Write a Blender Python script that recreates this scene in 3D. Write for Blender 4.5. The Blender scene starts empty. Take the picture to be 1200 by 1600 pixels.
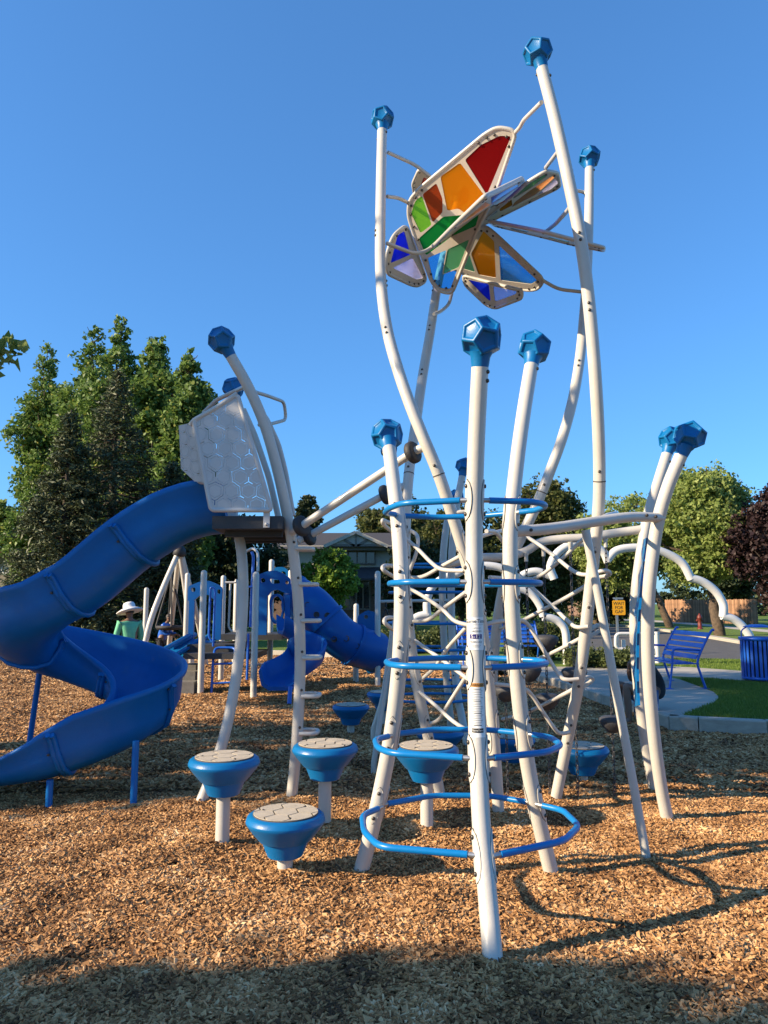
import bpy, bmesh, math, random
import numpy as np
from mathutils import Vector, Matrix, Quaternion, noise as mnoise
from math import radians, sin, cos, pi, atan, atan2, sqrt, hypot

random.seed(7); rng = np.random.default_rng(7)
scene = bpy.context.scene
COL = scene.collection

# ------------------------------------------------------------------ camera, sky, sun, exposure
FOC = 1150.0                       # focal length in pixels of the 1200 x 1600 photograph
PITCH = atan(143.0 / FOC)
EYE = 1.55
cam = bpy.data.cameras.new('camera')
cam.sensor_fit = 'VERTICAL'; cam.sensor_height = 36.0; cam.lens = 36.0 * FOC / 1600.0
cam.clip_start = 0.05; cam.clip_end = 3000
camo = bpy.data.objects.new('camera', cam); COL.objects.link(camo)
camo.location = (0, 0, EYE); camo.rotation_euler = (pi / 2 + PITCH, 0, 0)
scene.camera = camo

SUN_DIR = Vector((-0.954, -0.30, 0)).normalized()       # towards the sun, on the ground
SUN_EL = radians(25)
world = bpy.data.worlds.new('World'); scene.world = world; world.use_nodes = True
wn = world.node_tree.nodes; wl = world.node_tree.links
sky = wn.new('ShaderNodeTexSky'); sky.sky_type = 'NISHITA'; sky.sun_disc = False
sky.sun_elevation = SUN_EL
sky.sun_rotation = atan2(SUN_DIR.x, SUN_DIR.y)
sky.altitude = 100; sky.air_density = 1.1; sky.dust_density = 0.6; sky.ozone_density = 9.5
# the phone camera's rendering of the clear sky: flatter towards the horizon, cleaner blue
g0 = wn.new('ShaderNodeVectorMath'); g0.operation = 'SCALE'; g0.inputs['Scale'].default_value = .236
g1 = wn.new('ShaderNodeGamma'); g1.inputs[1].default_value = .74
g2 = wn.new('ShaderNodeVectorMath'); g2.operation = 'MULTIPLY'; g2.inputs[1].default_value = (.53 / .236, .80 / .236, .98 / .236)
wl.new(sky.outputs[0], g0.inputs[0]); wl.new(g0.outputs[0], g1.inputs[0]); wl.new(g1.outputs[0], g2.inputs[0])
wl.new(g2.outputs[0], wn['Background'].inputs[0])
wn['Background'].inputs[1].default_value = 0.118
sl = bpy.data.lights.new('sun', 'SUN'); sl.energy = 5.0; sl.angle = radians(0.5); sl.color = (1.0, 0.80, 0.55)
so = bpy.data.objects.new('sun', sl); COL.objects.link(so)
sdir = (SUN_DIR * cos(SUN_EL) + Vector((0, 0, sin(SUN_EL))))
so.rotation_euler = sdir.to_track_quat('Z', 'Y').to_euler(); so.location = (-30, -8, 20)
vs = scene.view_settings
vs.view_transform = 'Standard'; vs.look = 'None'; vs.gamma = 1.0; vs.exposure = 1.06; vs.use_curve_mapping = False
scene.cycles.max_bounces = 8; scene.cycles.transparent_max_bounces = 12
scene.cycles.use_denoising = True

# ------------------------------------------------------------------ helpers
def ray(px, py):
    a = (px - 600) / FOC; u = (800 - py) / FOC
    return Vector((a, cos(PITCH) - u * sin(PITCH), sin(PITCH) + u * cos(PITCH)))
def P(px, py, Y):
    r = ray(px, py); t = Y / r.y
    return Vector((r.x * t, Y, EYE + r.z * t))
def G(px, py, z=0.0):
    r = ray(px, py); t = (z - EYE) / r.z
    return Vector((r.x * t, r.y * t, z))
def PL(pts):
    return [P(*p) for p in pts]

def spline(pts, n=6):
    """Catmull-Rom through points"""
    pts = [Vector(p) for p in pts]
    if len(pts) < 3: return pts
    q = [pts[0] * 2 - pts[1]] + pts + [pts[-1] * 2 - pts[-2]]
    out = []
    for i in range(1, len(q) - 2):
        p0, p1, p2, p3 = q[i - 1], q[i], q[i + 1], q[i + 2]
        for k in range(n):
            t = k / n
            out.append(0.5 * ((2 * p1) + (p2 - p0) * t + (2 * p0 - 5 * p1 + 4 * p2 - p3) * t * t + (3 * p1 - p0 - 3 * p2 + p3) * t ** 3))
    out.append(pts[-1]); return out

def rounded(pts, r, n=5, closed=False):
    """poly-line with rounded corners"""
    pts = [Vector(p) for p in pts]; out = []
    m = len(pts)
    for i in range(m):
        if not closed and (i == 0 or i == m - 1):
            out.append(pts[i]); continue
        a, b, c = pts[i - 1], pts[i], pts[(i + 1) % m]
        d1 = (a - b); d2 = (c - b)
        rr = min(r, d1.length * .45, d2.length * .45)
        p1 = b + d1.normalized() * rr; p2 = b + d2.normalized() * rr
        for k in range(n + 1):
            t = k / n
            out.append(p1 * (1 - t) ** 2 + b * 2 * t * (1 - t) + p2 * t * t)
    return out

class MB:
    def __init__(s): s.v = []; s.f = []; s.sm = []; s.mi = []; s.cur = 0
    def add(s, vs_, fs, smooth=False):
        o = len(s.v); s.v += [tuple(v) for v in vs_]
        for f in fs:
            s.f.append(tuple(i + o for i in f)); s.sm.append(smooth); s.mi.append(s.cur)
        return s
    def box(s, c, size, rz=0.0, rx=0.0):
        x, y, z = (d / 2 for d in size)
        M = Matrix.Translation(c) @ Matrix.Rotation(rz, 4, 'Z') @ Matrix.Rotation(rx, 4, 'X')
        vs_ = [M @ Vector((a, b, d)) for a in (-x, x) for b in (-y, y) for d in (-z, z)]
        return s.add(vs_, [(0, 1, 3, 2), (4, 6, 7, 5), (0, 4, 5, 1), (2, 3, 7, 6), (0, 2, 6, 4), (1, 5, 7, 3)])
    def beam(s, a, b, w, h, up=(0, 0, 1)):
        a = Vector(a); b = Vector(b); d = (b - a).normalized(); up = Vector(up)
        sx = d.cross(up).normalized(); uz = sx.cross(d)
        vs_ = [q + sx * i * w / 2 + uz * j * h / 2 for q in (a, b) for i in (-1, 1) for j in (-1, 1)]
        return s.add(vs_, [(0, 1, 3, 2), (4, 6, 7, 5), (0, 4, 5, 1), (2, 3, 7, 6), (0, 2, 6, 4), (1, 5, 7, 3)])
    def tube(s, pts, r, n=12, cap=True, closed=False, smooth=True, dome=False):
        pts = [Vector(p) for p in pts]; m = len(pts)
        rs = r if hasattr(r, '__len__') else [r] * m
        tang = []
        for i in range(m):
            if closed: t = pts[(i + 1) % m] - pts[i - 1]
            else: t = pts[min(i + 1, m - 1)] - pts[max(i - 1, 0)]
            if t.length < 1e-9: t = Vector((0, 0, 1))
            tang.append(t.normalized())
        ref = Vector((0, 0, 1)) if abs(tang[0].z) < .9 else Vector((1, 0, 0))
        nx = tang[0].cross(ref).normalized()
        vs_ = []
        for i in range(m):
            nx = (nx - tang[i] * nx.dot(tang[i])).normalized(); ny = tang[i].cross(nx)
            for k in range(n):
                a = 2 * pi * k / n
                vs_.append(pts[i] + (nx * cos(a) + ny * sin(a)) * rs[i])
        fs = []
        for i in range(m if closed else m - 1):
            j = (i + 1) % m
            for k in range(n):
                l = (k + 1) % n
                fs.append((i * n + k, i * n + l, j * n + l, j * n + k))
        s.add(vs_, fs, smooth)
        if cap and not closed:
            s.add([vs_[k] for k in range(n)], [tuple(range(n - 1, -1, -1))])
            s.add([vs_[(m - 1) * n + k] for k in range(n)], [tuple(range(n))])
        return s
    def lathe(s, prof, c=(0, 0, 0), n=24, axis=None, smooth=True):
        c = Vector(c)
        M = Matrix.Identity(3) if axis is None else Vector(axis).to_track_quat('Z', 'Y').to_matrix()
        vs_ = []
        for (r, z) in prof:
            for k in range(n):
                a = 2 * pi * k / n
                vs_.append(c + M @ Vector((r * cos(a), r * sin(a), z)))
        fs = []
        for i in range(len(prof) - 1):
            for k in range(n):
                l = (k + 1) % n
                fs.append((i * n + k, i * n + l, (i + 1) * n + l, (i + 1) * n + k))
        s.add(vs_, fs, smooth)
        for i, fl in ((0, True), (len(prof) - 1, False)):
            if prof[i][0] > 1e-4:
                idx = [vs_[i * n + k] for k in range(n)]
                s.add(idx, [tuple(range(n - 1, -1, -1)) if fl else tuple(range(n))])
        return s
    def prism(s, poly, ext):
        """planar polygon extruded by vector ext (centred)"""
        e = Vector(ext) / 2; n = len(poly)
        vs_ = [Vector(p) - e for p in poly] + [Vector(p) + e for p in poly]
        fs = [tuple(range(n - 1, -1, -1)), tuple(range(n, 2 * n))]
        for i in range(n):
            j = (i + 1) % n
            fs.append((i, j, n + j, n + i))
        return s.add(vs_, fs)
    def mesh(s, name, mats):
        me = bpy.data.meshes.new(name)
        me.from_pydata(s.v, [], s.f)
        me.polygons.foreach_set('use_smooth', s.sm)
        for m in (mats if isinstance(mats, (list, tuple)) else [mats]): me.materials.append(m)
        me.polygons.foreach_set('material_index', s.mi)
        me.update(); return me
    def build(s, name, mat, parent=None):
        return link(name, s.mesh(name, mat), parent)

def link(name, data, parent=None, matrix=None):
    o = bpy.data.objects.new(name, data); COL.objects.link(o)
    if matrix is not None: o.matrix_basis = matrix
    if parent is not None:
        o.parent = parent
        o.matrix_parent_inverse = wmat(parent).inverted()
    return o
def wmat(o):
    m = o.matrix_basis.copy()
    if o.parent is not None: m = wmat(o.parent) @ o.matrix_parent_inverse @ m
    return m
def tag(o, label=None, cat=None, group=None, kind=None):
    if label: o['label'] = label
    if cat: o['category'] = cat
    if group: o['group'] = group
    if kind: o['kind'] = kind
    return o
def thing(name, loc, label, cat, group=None):
    o = bpy.data.objects.new(name, None); COL.objects.link(o)
    o.empty_display_size = .1; o.location = loc
    return tag(o, label, cat, group)
def copy_tree(o, M, parent=None):
    """copy an object and its children, moved by world matrix M"""
    c = o.copy(); COL.objects.link(c)
    if parent is None:
        c.matrix_basis = M @ wmat(o)
    else:
        c.parent = parent; c.matrix_parent_inverse = o.matrix_parent_inverse.copy()
    for ch in list(o.children): copy_tree(ch, M, c)
    return c

# ------------------------------------------------------------------ materials
def mat(name, base, rough=.5, var=.08, scale=6.0, bump=0.0, bscale=40.0, metallic=0.0, spec=.5, col2=None, coat=0.0, coords='Object'):
    m = bpy.data.materials.new(name); m.use_nodes = True
    N = m.node_tree.nodes; L = m.node_tree.links; b = N['Principled BSDF']
    tc = N.new('ShaderNodeTexCoord')
    nz = N.new('ShaderNodeTexNoise'); nz.inputs['Scale'].default_value = scale; nz.inputs['Detail'].default_value = 6; nz.inputs['Roughness'].default_value = .65
    L.new(tc.outputs[coords], nz.inputs['Vector'])
    rp = N.new('ShaderNodeValToRGB'); rp.color_ramp.elements[0].position = .3; rp.color_ramp.elements[1].position = .72
    c = Vector(base); d = Vector(col2) if col2 else c * (1 - var * 2)
    e = c if col2 else c * (1 + var)
    rp.color_ramp.elements[0].color = (*d, 1); rp.color_ramp.elements[1].color = (*[min(1, x) for x in e], 1)
    L.new(nz.outputs['Fac'], rp.inputs[0]); L.new(rp.outputs[0], b.inputs['Base Color'])
    mr = N.new('ShaderNodeMapRange'); mr.inputs['To Min'].default_value = max(0, rough - .08); mr.inputs['To Max'].default_value = min(1, rough + .1)
    L.new(nz.outputs['Fac'], mr.inputs['Value']); L.new(mr.outputs[0], b.inputs['Roughness'])
    b.inputs['Metallic'].default_value = metallic; b.inputs['Specular IOR Level'].default_value = spec
    b.inputs['Coat Weight'].default_value = coat
    if bump:
        n2 = N.new('ShaderNodeTexNoise'); n2.inputs['Scale'].default_value = bscale; n2.inputs['Detail'].default_value = 5
        L.new(tc.outputs[coords], n2.inputs['Vector'])
        bp = N.new('ShaderNodeBump'); bp.inputs['Strength'].default_value = bump; bp.inputs['Distance'].default_value = .02
        L.new(n2.outputs['Fac'], bp.inputs['Height']); L.new(bp.outputs[0], b.inputs['Normal'])
    return m

M_white = mat('white_powder_coat', (.52, .50, .455), .38, .04, 5, .05, 60, coat=.15)
def scuffs(m, col, amount=.5, scale=(9, 9, 3.5), thr=.62):
    N = m.node_tree.nodes; L = m.node_tree.links; b = N['Principled BSDF']; l = b.inputs['Base Color'].links[0].from_socket
    tc = N.new('ShaderNodeTexCoord'); mp = N.new('ShaderNodeMapping'); mp.inputs['Scale'].default_value = scale
    nz = N.new('ShaderNodeTexNoise'); nz.inputs['Scale'].default_value = 2.2; nz.inputs['Detail'].default_value = 9; nz.inputs['Roughness'].default_value = .78
    L.new(tc.outputs['Object'], mp.inputs[0]); L.new(mp.outputs[0], nz.inputs['Vector'])
    rp = N.new('ShaderNodeValToRGB'); rp.color_ramp.elements[0].position = thr; rp.color_ramp.elements[1].position = thr + .13
    rp.color_ramp.elements[0].color = (0, 0, 0, 1); rp.color_ramp.elements[1].color = (amount, amount, amount, 1)
    mx = N.new('ShaderNodeMix'); mx.data_type = 'RGBA'; mx.inputs[7].default_value = (*col, 1)
    L.new(nz.outputs['Fac'], rp.inputs[0]); L.new(rp.outputs[0], mx.inputs[0]); L.new(l, mx.inputs[6]); L.new(mx.outputs[2], b.inputs['Base Color'])
scuffs(M_white, (.30, .25, .19), .45)
M_whiteb = mat('white_paint', (.60, .60, .58), .4, .04, 4)
M_blue = mat('blue_moulded_plastic', (.004, .135, .36), .36, .06, 4, .06, 90, spec=.28)
M_dblue = mat('deep_blue_plastic', (.003, .135, .43), .42, .07, 3, .06, 70, spec=.28)
M_kblue = mat('play_blue_plastic', (.003, .09, .34), .38, .06, 3, .04, 60, spec=.28)
scuffs(M_blue, (.05, .19, .36), .5, (6, 6, 6), .6); scuffs(M_dblue, (.03, .15, .34), .6, (2.5, 2.5, 2.5), .56)
M_bluepaint = mat('blue_vinyl_coating', (.004, .17, .46), .32, .05, 6, .03, 90, spec=.35)
M_bench = mat('royal_blue_enamel', (.010, .105, .50), .35, .07, 5, coat=.2)
M_tan = mat('tan_rubber_tile', (.47, .41, .32), .75, .08, 14, .25, 160)
M_gap = mat('dark_joint', (.07, .06, .05), .9)
M_rubber = mat('black_rubber', (.022, .022, .025), .62, .1, 10, .2, 80)
M_pod = mat('grey_rubber', (.045, .047, .055), .6, .1, 10, .1, 60)
M_steel = mat('bolt_steel', (.10, .09, .08), .4, .2, 30, metallic=.7)
M_galv = mat('galvanised_steel', (.42, .43, .44), .42, .1, 20, metallic=.8)
M_chain = mat('chain_steel', (.11, .11, .12), .45, .2, 30, metallic=.7)
M_deck = mat('dark_deck', (.035, .037, .042), .6, .1, 20, .1, 80)
M_panelgrey = mat('pale_grey_panel', (.52, .52, .51), .45, .04, 5, .04, 80)
M_wingframe = mat('beige_frame', (.56, .51, .43), .45, .05, 6, .04, 60)
M_concrete = mat('concrete', (.42, .385, .32), .85, .12, 3.5, .25, 60, coords='Generated')
M_asphalt = mat('asphalt', (.085, .083, .082), .9, .12, 2.0, .3, 40)
M_wood = mat('cedar_fence', (.40, .22, .12), .8, .18, 5, .2, 30)
def vary(m, lo, hi):
    """per-object tone variation on the base colour"""
    N = m.node_tree.nodes; L = m.node_tree.links; b = N['Principled BSDF']; l = b.inputs['Base Color'].links[0]
    oi = N.new('ShaderNodeObjectInfo'); mr = N.new('ShaderNodeMapRange'); mr.inputs['To Min'].default_value = lo; mr.inputs['To Max'].default_value = hi
    vm = N.new('ShaderNodeVectorMath'); vm.operation = 'SCALE'
    L.new(oi.outputs['Random'], mr.inputs['Value']); L.new(l.from_socket, vm.inputs[0]); L.new(mr.outputs[0], vm.inputs['Scale']); L.new(vm.outputs[0], b.inputs['Base Color'])
vary(M_wood, .55, 1.15); vary(M_concrete, .88, 1.06)
M_bark = mat('bark', (.11, .078, .052), .9, .3, 9, .8, 18)
M_barkdark = mat('dark_bark', (.06, .045, .035), .9, .3, 9, .8, 18)
M_shingle = mat('charcoal_shingle', (.052, .052, .06), .85, .25, 26, .3, 30)
M_redroof = mat('red_brown_shingle', (.16, .055, .045), .85, .2, 26, .3, 30)
M_stucco = mat('stucco', (.50, .47, .40), .85, .06, 10, .2, 60)
M_trim = mat('grey_trim', (.17, .155, .13), .6, .06, 8)
M_glass = mat('dark_window_glass', (.02, .025, .03), .06, .1, 2, spec=.8)
M_yellow = mat('yellow_sign', (.80, .36, .008), .45, .03, 5)
M_black = mat('black_print', (.015, .015, .015), .6)
M_navy = mat('navy_print', (.02, .012, .14), .5)
M_orange = mat('orange_print', (.52, .22, .03), .5)
M_stick = mat('sticker_white', (.74, .74, .72), .35, .02, 5)
M_skin = mat('skin', (.20, .11, .075), .55, .08, 12)
M_hair = mat('hair', (.02, .016, .013), .6)
M_green = mat('mint_shirt', (.14, .50, .30), .85, .1, 7, .2, 30)
M_hat = mat('white_hat', (.70, .70, .72), .85, .06, 20, .1, 60)
M_dkshirt = mat('dark_shirt', (.022, .026, .034), .9, .1, 9, .2, 30)
M_shorts = mat('denim_blue', (.05, .13, .33), .9, .1, 9, .2, 30)
M_trousers = mat('dark_trousers', (.03, .032, .04), .9)
M_sandal = mat('sandal', (.03, .022, .018), .8)
M_hydrant = mat('red_iron', (.13, .018, .012), .5)
M_leafbrown = mat('brown_step', (.17, .16, .145), .8, .15, 9, .2, 50)

def brick_mat(name, c1, c2, mortar, scale):
    m = bpy.data.materials.new(name); m.use_nodes = True
    N = m.node_tree.nodes; L = m.node_tree.links; b = N['Principled BSDF']
    tc = N.new('ShaderNodeTexCoord'); mp = N.new('ShaderNodeMapping'); mp.inputs['Rotation'].default_value = (pi / 2, 0, 0)
    bt = N.new('ShaderNodeTexBrick'); bt.inputs['Scale'].default_value = scale
    bt.inputs['Color1'].default_value = (*c1, 1); bt.inputs['Color2'].default_value = (*c2, 1); bt.inputs['Mortar'].default_value = (*mortar, 1)
    L.new(tc.outputs['Object'], mp.inputs[0]); L.new(mp.outputs[0], bt.inputs['Vector']); L.new(bt.outputs[0], b.inputs['Base Color'])
    b.inputs['Roughness'].default_value = .9
    return m
M_brick = brick_mat('brown_brick', (.20, .11, .075), (.14, .075, .05), (.24, .21, .18), 4.0)
M_brickgrey = brick_mat('tan_brick', (.30, .25, .19), (.24, .19, .14), (.3, .28, .25), 4.0)

def leaf_mat(name, ca, cb, cc=None, trans=.35):
    m = bpy.data.materials.new(name); m.use_nodes = True
    N = m.node_tree.nodes; L = m.node_tree.links; b = N['Principled BSDF']; out = N['Material Output']
    ge = N.new('ShaderNodeNewGeometry'); rp = N.new('ShaderNodeValToRGB')
    rp.color_ramp.elements[0].color = (*ca, 1); rp.color_ramp.elements[1].color = (*cb, 1)
    if cc:
        rp.color_ramp.elements[1].position = .93
        e = rp.color_ramp.elements.new(1.0); e.color = (*cc, 1)
    L.new(ge.outputs['Random Per Island'], rp.inputs[0])
    L.new(rp.outputs[0], b.inputs['Base Color']); b.inputs['Roughness'].default_value = .55; b.inputs['Specular IOR Level'].default_value = .3
    tr = N.new('ShaderNodeBsdfTranslucent'); L.new(rp.outputs[0], tr.inputs[0])
    mx = N.new('ShaderNodeMixShader'); mx.inputs[0].default_value = trans
    L.new(b.outputs[0], mx.inputs[1]); L.new(tr.outputs[0], mx.inputs[2]); L.new(mx.outputs[0], out.inputs[0])
    return m
M_poplar = leaf_mat('poplar_leaf', (.062, .12, .026), (.185, .28, .065), (.34, .31, .06))
M_spruce = leaf_mat('spruce_needle', (.034, .052, .026), (.095, .115, .05), None, .1)
M_maple = leaf_mat('maple_leaf', (.17, .24, .05), (.36, .42, .13), None, .45)
M_limeleaf = leaf_mat('young_leaf', (.10, .19, .02), (.22, .33, .05))
M_plum = leaf_mat('plum_leaf', (.018, .010, .012), (.05, .026, .025), None, .2)
M_olive = leaf_mat('olive_leaf', (.05, .07, .018), (.13, .14, .04))
M_darkleaf = leaf_mat('dark_leaf', (.022, .036, .014), (.055, .075, .028), None, .2)
M_hedge = leaf_mat('hedge_leaf', (.05, .075, .02), (.13, .155, .05))
M_grassb = leaf_mat('grass_blade', (.09, .15, .02), (.20, .28, .05))

def ground_mat(name, cols, scale, bump, bscale, detail=8):
    m = bpy.data.materials.new(name); m.use_nodes = True
    N = m.node_tree.nodes; L = m.node_tree.links; b = N['Principled BSDF']
    tc = N.new('ShaderNodeTexCoord')
    nz = N.new('ShaderNodeTexNoise'); nz.inputs['Scale'].default_value = scale; nz.inputs['Detail'].default_value = detail; nz.inputs['Roughness'].default_value = .8
    vo = N.new('ShaderNodeTexVoronoi'); vo.inputs['Scale'].default_value = bscale
    L.new(tc.outputs['Object'], nz.inputs['Vector']); L.new(tc.outputs['Object'], vo.inputs['Vector'])
    ad = N.new('ShaderNodeMix'); ad.data_type = 'FLOAT'; ad.inputs[0].default_value = .45
    sp = N.new('ShaderNodeSeparateColor'); L.new(vo.outputs['Color'], sp.inputs[0])
    L.new(nz.outputs['Fac'], ad.inputs[2]); L.new(sp.outputs[0], ad.inputs[3])
    rp = N.new('ShaderNodeValToRGB'); el = rp.color_ramp.elements
    for i, c in enumerate(cols):
        p = .2 + .6 * i / (len(cols) - 1)
        if i < 2: el[i].position = p; el[i].color = (*c, 1)
        else: e = el.new(p); e.color = (*c, 1)
    L.new(ad.outputs[0], rp.inputs[0]); L.new(rp.outputs[0], b.inputs['Base Color'])
    b.inputs['Roughness'].default_value = .95; b.inputs['Specular IOR Level'].default_value = .15
    bp = N.new('ShaderNodeBump'); bp.inputs['Strength'].default_value = bump; bp.inputs['Distance'].default_value = .04
    L.new(ad.outputs[0], bp.inputs['Height']); L.new(bp.outputs[0], b.inputs['Normal'])
    return m
M_mulch = ground_mat('wood_mulch', [(.06, .033, .018), (.18, .10, .048), (.33, .19, .085), (.46, .29, .14)], 22, .9, 38)
M_grass = ground_mat('lawn', [(.06, .10, .018), (.10, .16, .03), (.15, .22, .045), (.20, .25, .07)], 5, .6, 60)

M_chip = bpy.data.materials.new('wood_chip'); M_chip.use_nodes = True
_N = M_chip.node_tree.nodes; _L = M_chip.node_tree.links
_oi = _N.new('ShaderNodeObjectInfo'); _rp = _N.new('ShaderNodeValToRGB'); _el = _rp.color_ramp.elements
_el[0].position = 0; _el[0].color = (.085, .045, .022, 1); _el[1].position = 1; _el[1].color = (.42, .37, .30, 1)
for _p, _c in ((.2, (.17, .08, .030)), (.45, (.41, .22, .09)), (.7, (.56, .33, .15)), (.88, (.76, .54, .30))):
    _e = _el.new(_p); _e.color = (*_c, 1)
_nz = _N.new('ShaderNodeTexNoise'); _nz.inputs['Scale'].default_value = 2.6; _nz.inputs['Detail'].default_value = 4
_L.new(_oi.outputs['Location'], _nz.inputs['Vector'])
_ma = _N.new('ShaderNodeMath'); _ma.operation = 'MULTIPLY_ADD'; _ma.inputs[1].default_value = .62; _ma.use_clamp = True
_mb = _N.new('ShaderNodeMath'); _mb.operation = 'MULTIPLY_ADD'; _mb.inputs[1].default_value = 1.15; _mb.inputs[2].default_value = -.46
_L.new(_nz.outputs['Fac'], _mb.inputs[0]); _L.new(_oi.outputs['Random'], _ma.inputs[0]); _L.new(_mb.outputs[0], _ma.inputs[2])
_L.new(_ma.outputs[0], _rp.inputs[0]); _L.new(_rp.outputs[0], _N['Principled BSDF'].inputs['Base Color'])
_N['Principled BSDF'].inputs['Roughness'].default_value = .8; _N['Principled BSDF'].inputs['Specular IOR Level'].default_value = .25

def pane_mat(name, col, clear=.72):
    m = bpy.data.materials.new(name); m.use_nodes = True
    N = m.node_tree.nodes; L = m.node_tree.links; out = N['Material Output']
    N.remove(N['Principled BSDF'])
    nz = N.new('ShaderNodeTexNoise'); nz.inputs['Scale'].default_value = 3
    tcx = N.new('ShaderNodeTexCoord'); L.new(tcx.outputs['Object'], nz.inputs['Vector'])
    rp = N.new('ShaderNodeValToRGB'); rp.color_ramp.elements[0].color = (*[c * .85 for c in col], 1); rp.color_ramp.elements[1].color = (*col, 1)
    L.new(nz.outputs['Fac'], rp.inputs[0])
    t = N.new('ShaderNodeBsdfTransparent'); t.inputs[0].default_value = (*[c ** .5 for c in col], 1)
    tl = N.new('ShaderNodeBsdfTranslucent'); L.new(rp.outputs[0], tl.inputs[0])
    df = N.new('ShaderNodeBsdfDiffuse'); L.new(rp.outputs[0], df.inputs[0])
    gl = N.new('ShaderNodeBsdfGlossy'); gl.inputs['Roughness'].default_value = .08
    m1 = N.new('ShaderNodeMixShader'); m1.inputs[0].default_value = .5; L.new(tl.outputs[0], m1.inputs[1]); L.new(df.outputs[0], m1.inputs[2])
    m2 = N.new('ShaderNodeMixShader'); m2.inputs[0].default_value = clear; L.new(m1.outputs[0], m2.inputs[1]); L.new(t.outputs[0], m2.inputs[2])
    fr = N.new('ShaderNodeFresnel'); fr.inputs[0].default_value = 1.22
    m3 = N.new('ShaderNodeMixShader'); L.new(fr.outputs[0], m3.inputs[0]); L.new(m2.outputs[0], m3.inputs[1]); L.new(gl.outputs[0], m3.inputs[2])
    L.new(m3.outputs[0], out.inputs[0])
    return m
PANE = dict(red=pane_mat('red_pane', (.42, .012, .012), .35), orange=pane_mat('orange_pane', (1.0, .36, .01), .5),
            brown=pane_mat('amber_pane', (.62, .10, .02), .5), lime=pane_mat('lime_pane', (.42, .82, .06), .6),
            yellow=pane_mat('yellow_pane', (.9, .75, .03), .5),
            green=pane_mat('green_pane', (.012, .38, .07), .4), mint=pane_mat('mint_pane', (.22, .66, .36), .5),
            blue=pane_mat('cobalt_pane', (.012, .05, .80), .4), lav=pane_mat('lavender_pane', (.62, .64, .95), .6),
            sky=pane_mat('sky_blue_pane', (.16, .60, 1.0), .82), peach=pane_mat('peach_pane', (.95, .50, .25), .6))

# ------------------------------------------------------------------ ground, mulch, paths, road
BASES = [G(*q) for q in ((772, 1522), (563, 1366), (861, 1362), (779, 1272), (868, 1250), (768, 1226), (688, 1243), (1043, 1282), (1024, 1242), (1010, 1340), (455, 1252), (312, 1258), (445, 1368), (347, 1325), (507, 1298), (667, 1297), (911, 1228))]
def hz(x, y):
    m = 0.0
    for b in BASES:                                   # chips kicked up round the feet of the posts
        d = (x - b.x) ** 2 + (y - b.y) ** 2
        if d < .25: m = max(m, .034 * math.exp(-d / .022) - .020 * math.exp(-(sqrt(d) - .34) ** 2 / .012))
    return m + .016 * sin(1.7 * x + .6 * y) + .014 * sin(2.3 * y - 1.1 * x + 1.0) + .030 * (mnoise.noise(Vector((x * 1.9, y * 1.9, 3.1)))) + .016 * mnoise.noise(Vector((x * 4.7, y * 4.7, 8.2)))
RIM = .14           # lawn and paving stand this much above the mulch
kerb_px = [(845, 1067), (920, 1093), (1000, 1118), (1020, 1129), (1046, 1138), (1092, 1141), (1200, 1147)]
kerb_line = [Vector((-30, 24.5, 0)), Vector((-9, 24.0, 0)), Vector((-3, 22.3, 0)), Vector((.2, 20.2, 0)), Vector((2.2, 18.0, 0))] + [G(*q) for q in kerb_px] + [Vector((14, 8.4, 0))]
kl = spline([Vector(p) for p in kerb_line[:9]], 4) + kerb_line[9:]

def sheet(name, polys, z, m, kind='structure'):
    """flat sheet with holes: polys[0] outline, rest holes"""
    cu = bpy.data.curves.new(name, 'CURVE'); cu.dimensions = '2D'; cu.fill_mode = 'BOTH'
    for pl in polys:
        sp = cu.splines.new('POLY'); sp.points.add(len(pl) - 1); sp.use_cyclic_u = True
        for i, p in enumerate(pl): sp.points[i].co = (p[0], p[1], 0, 1)
    tmp = bpy.data.objects.new('tmp', cu); COL.objects.link(tmp)
    dg = bpy.context.evaluated_depsgraph_get()
    me = bpy.data.meshes.new_from_object(tmp.evaluated_get(dg))
    bpy.data.objects.remove(tmp); bpy.data.curves.remove(cu)
    me.materials.clear(); me.materials.append(m)
    for p in me.polygons:
        p.material_index = 0
    bm_ = bmesh.new(); bm_.from_mesh(me)
    for f in bm_.faces:
        f.normal_update()
        if f.normal.z < 0: f.normal_flip()
    bm_.to_mesh(me); bm_.free()
    o = link(name, me); o.location.z = z
    return tag(o, kind=kind)

mulch_poly = [(p.x, p.y) for p in kl] + [(14, -14), (-30, -14)]
sheet('lawn', [[(-900, -300), (900, -300), (900, 1500), (-900, 1500)], mulch_poly], RIM, M_grass)

# mulch bed base: gently uneven grid
def grid_mesh(x0, x1, y0, y1, st, f, inside=None):
    nx = int((x1 - x0) / st) + 1; ny = int((y1 - y0) / st) + 1
    vs_ = [(x0 + i * st, y0 + j * st, f(x0 + i * st, y0 + j * st)) for j in range(ny) for i in range(nx)]
    fs = []
    for j in range(ny - 1):
        for i in range(nx - 1):
            if inside is None or inside(x0 + (i + .5) * st, y0 + (j + .5) * st):
                fs.append((j * nx + i, j * nx + i + 1, (j + 1) * nx + i + 1, (j + 1) * nx + i))
    return vs_, fs
mb = MB(); mb.add(*grid_mesh(-31, 15, -15, 26, .12, lambda x, y: hz(x, y) - .012), smooth=True)
tag(mb.build('mulch_bed', M_mulch), kind='structure')

def in_mulch(x, y):
    c = False; n = len(mulch_poly)
    for i in range(n):
        (xa, ya), (xb, yb) = mulch_poly[i], mulch_poly[i - 1]
        if (ya > y) != (yb > y) and x < (xb - xa) * (y - ya) / (yb - ya) + xa: c = not c
    return c

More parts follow.
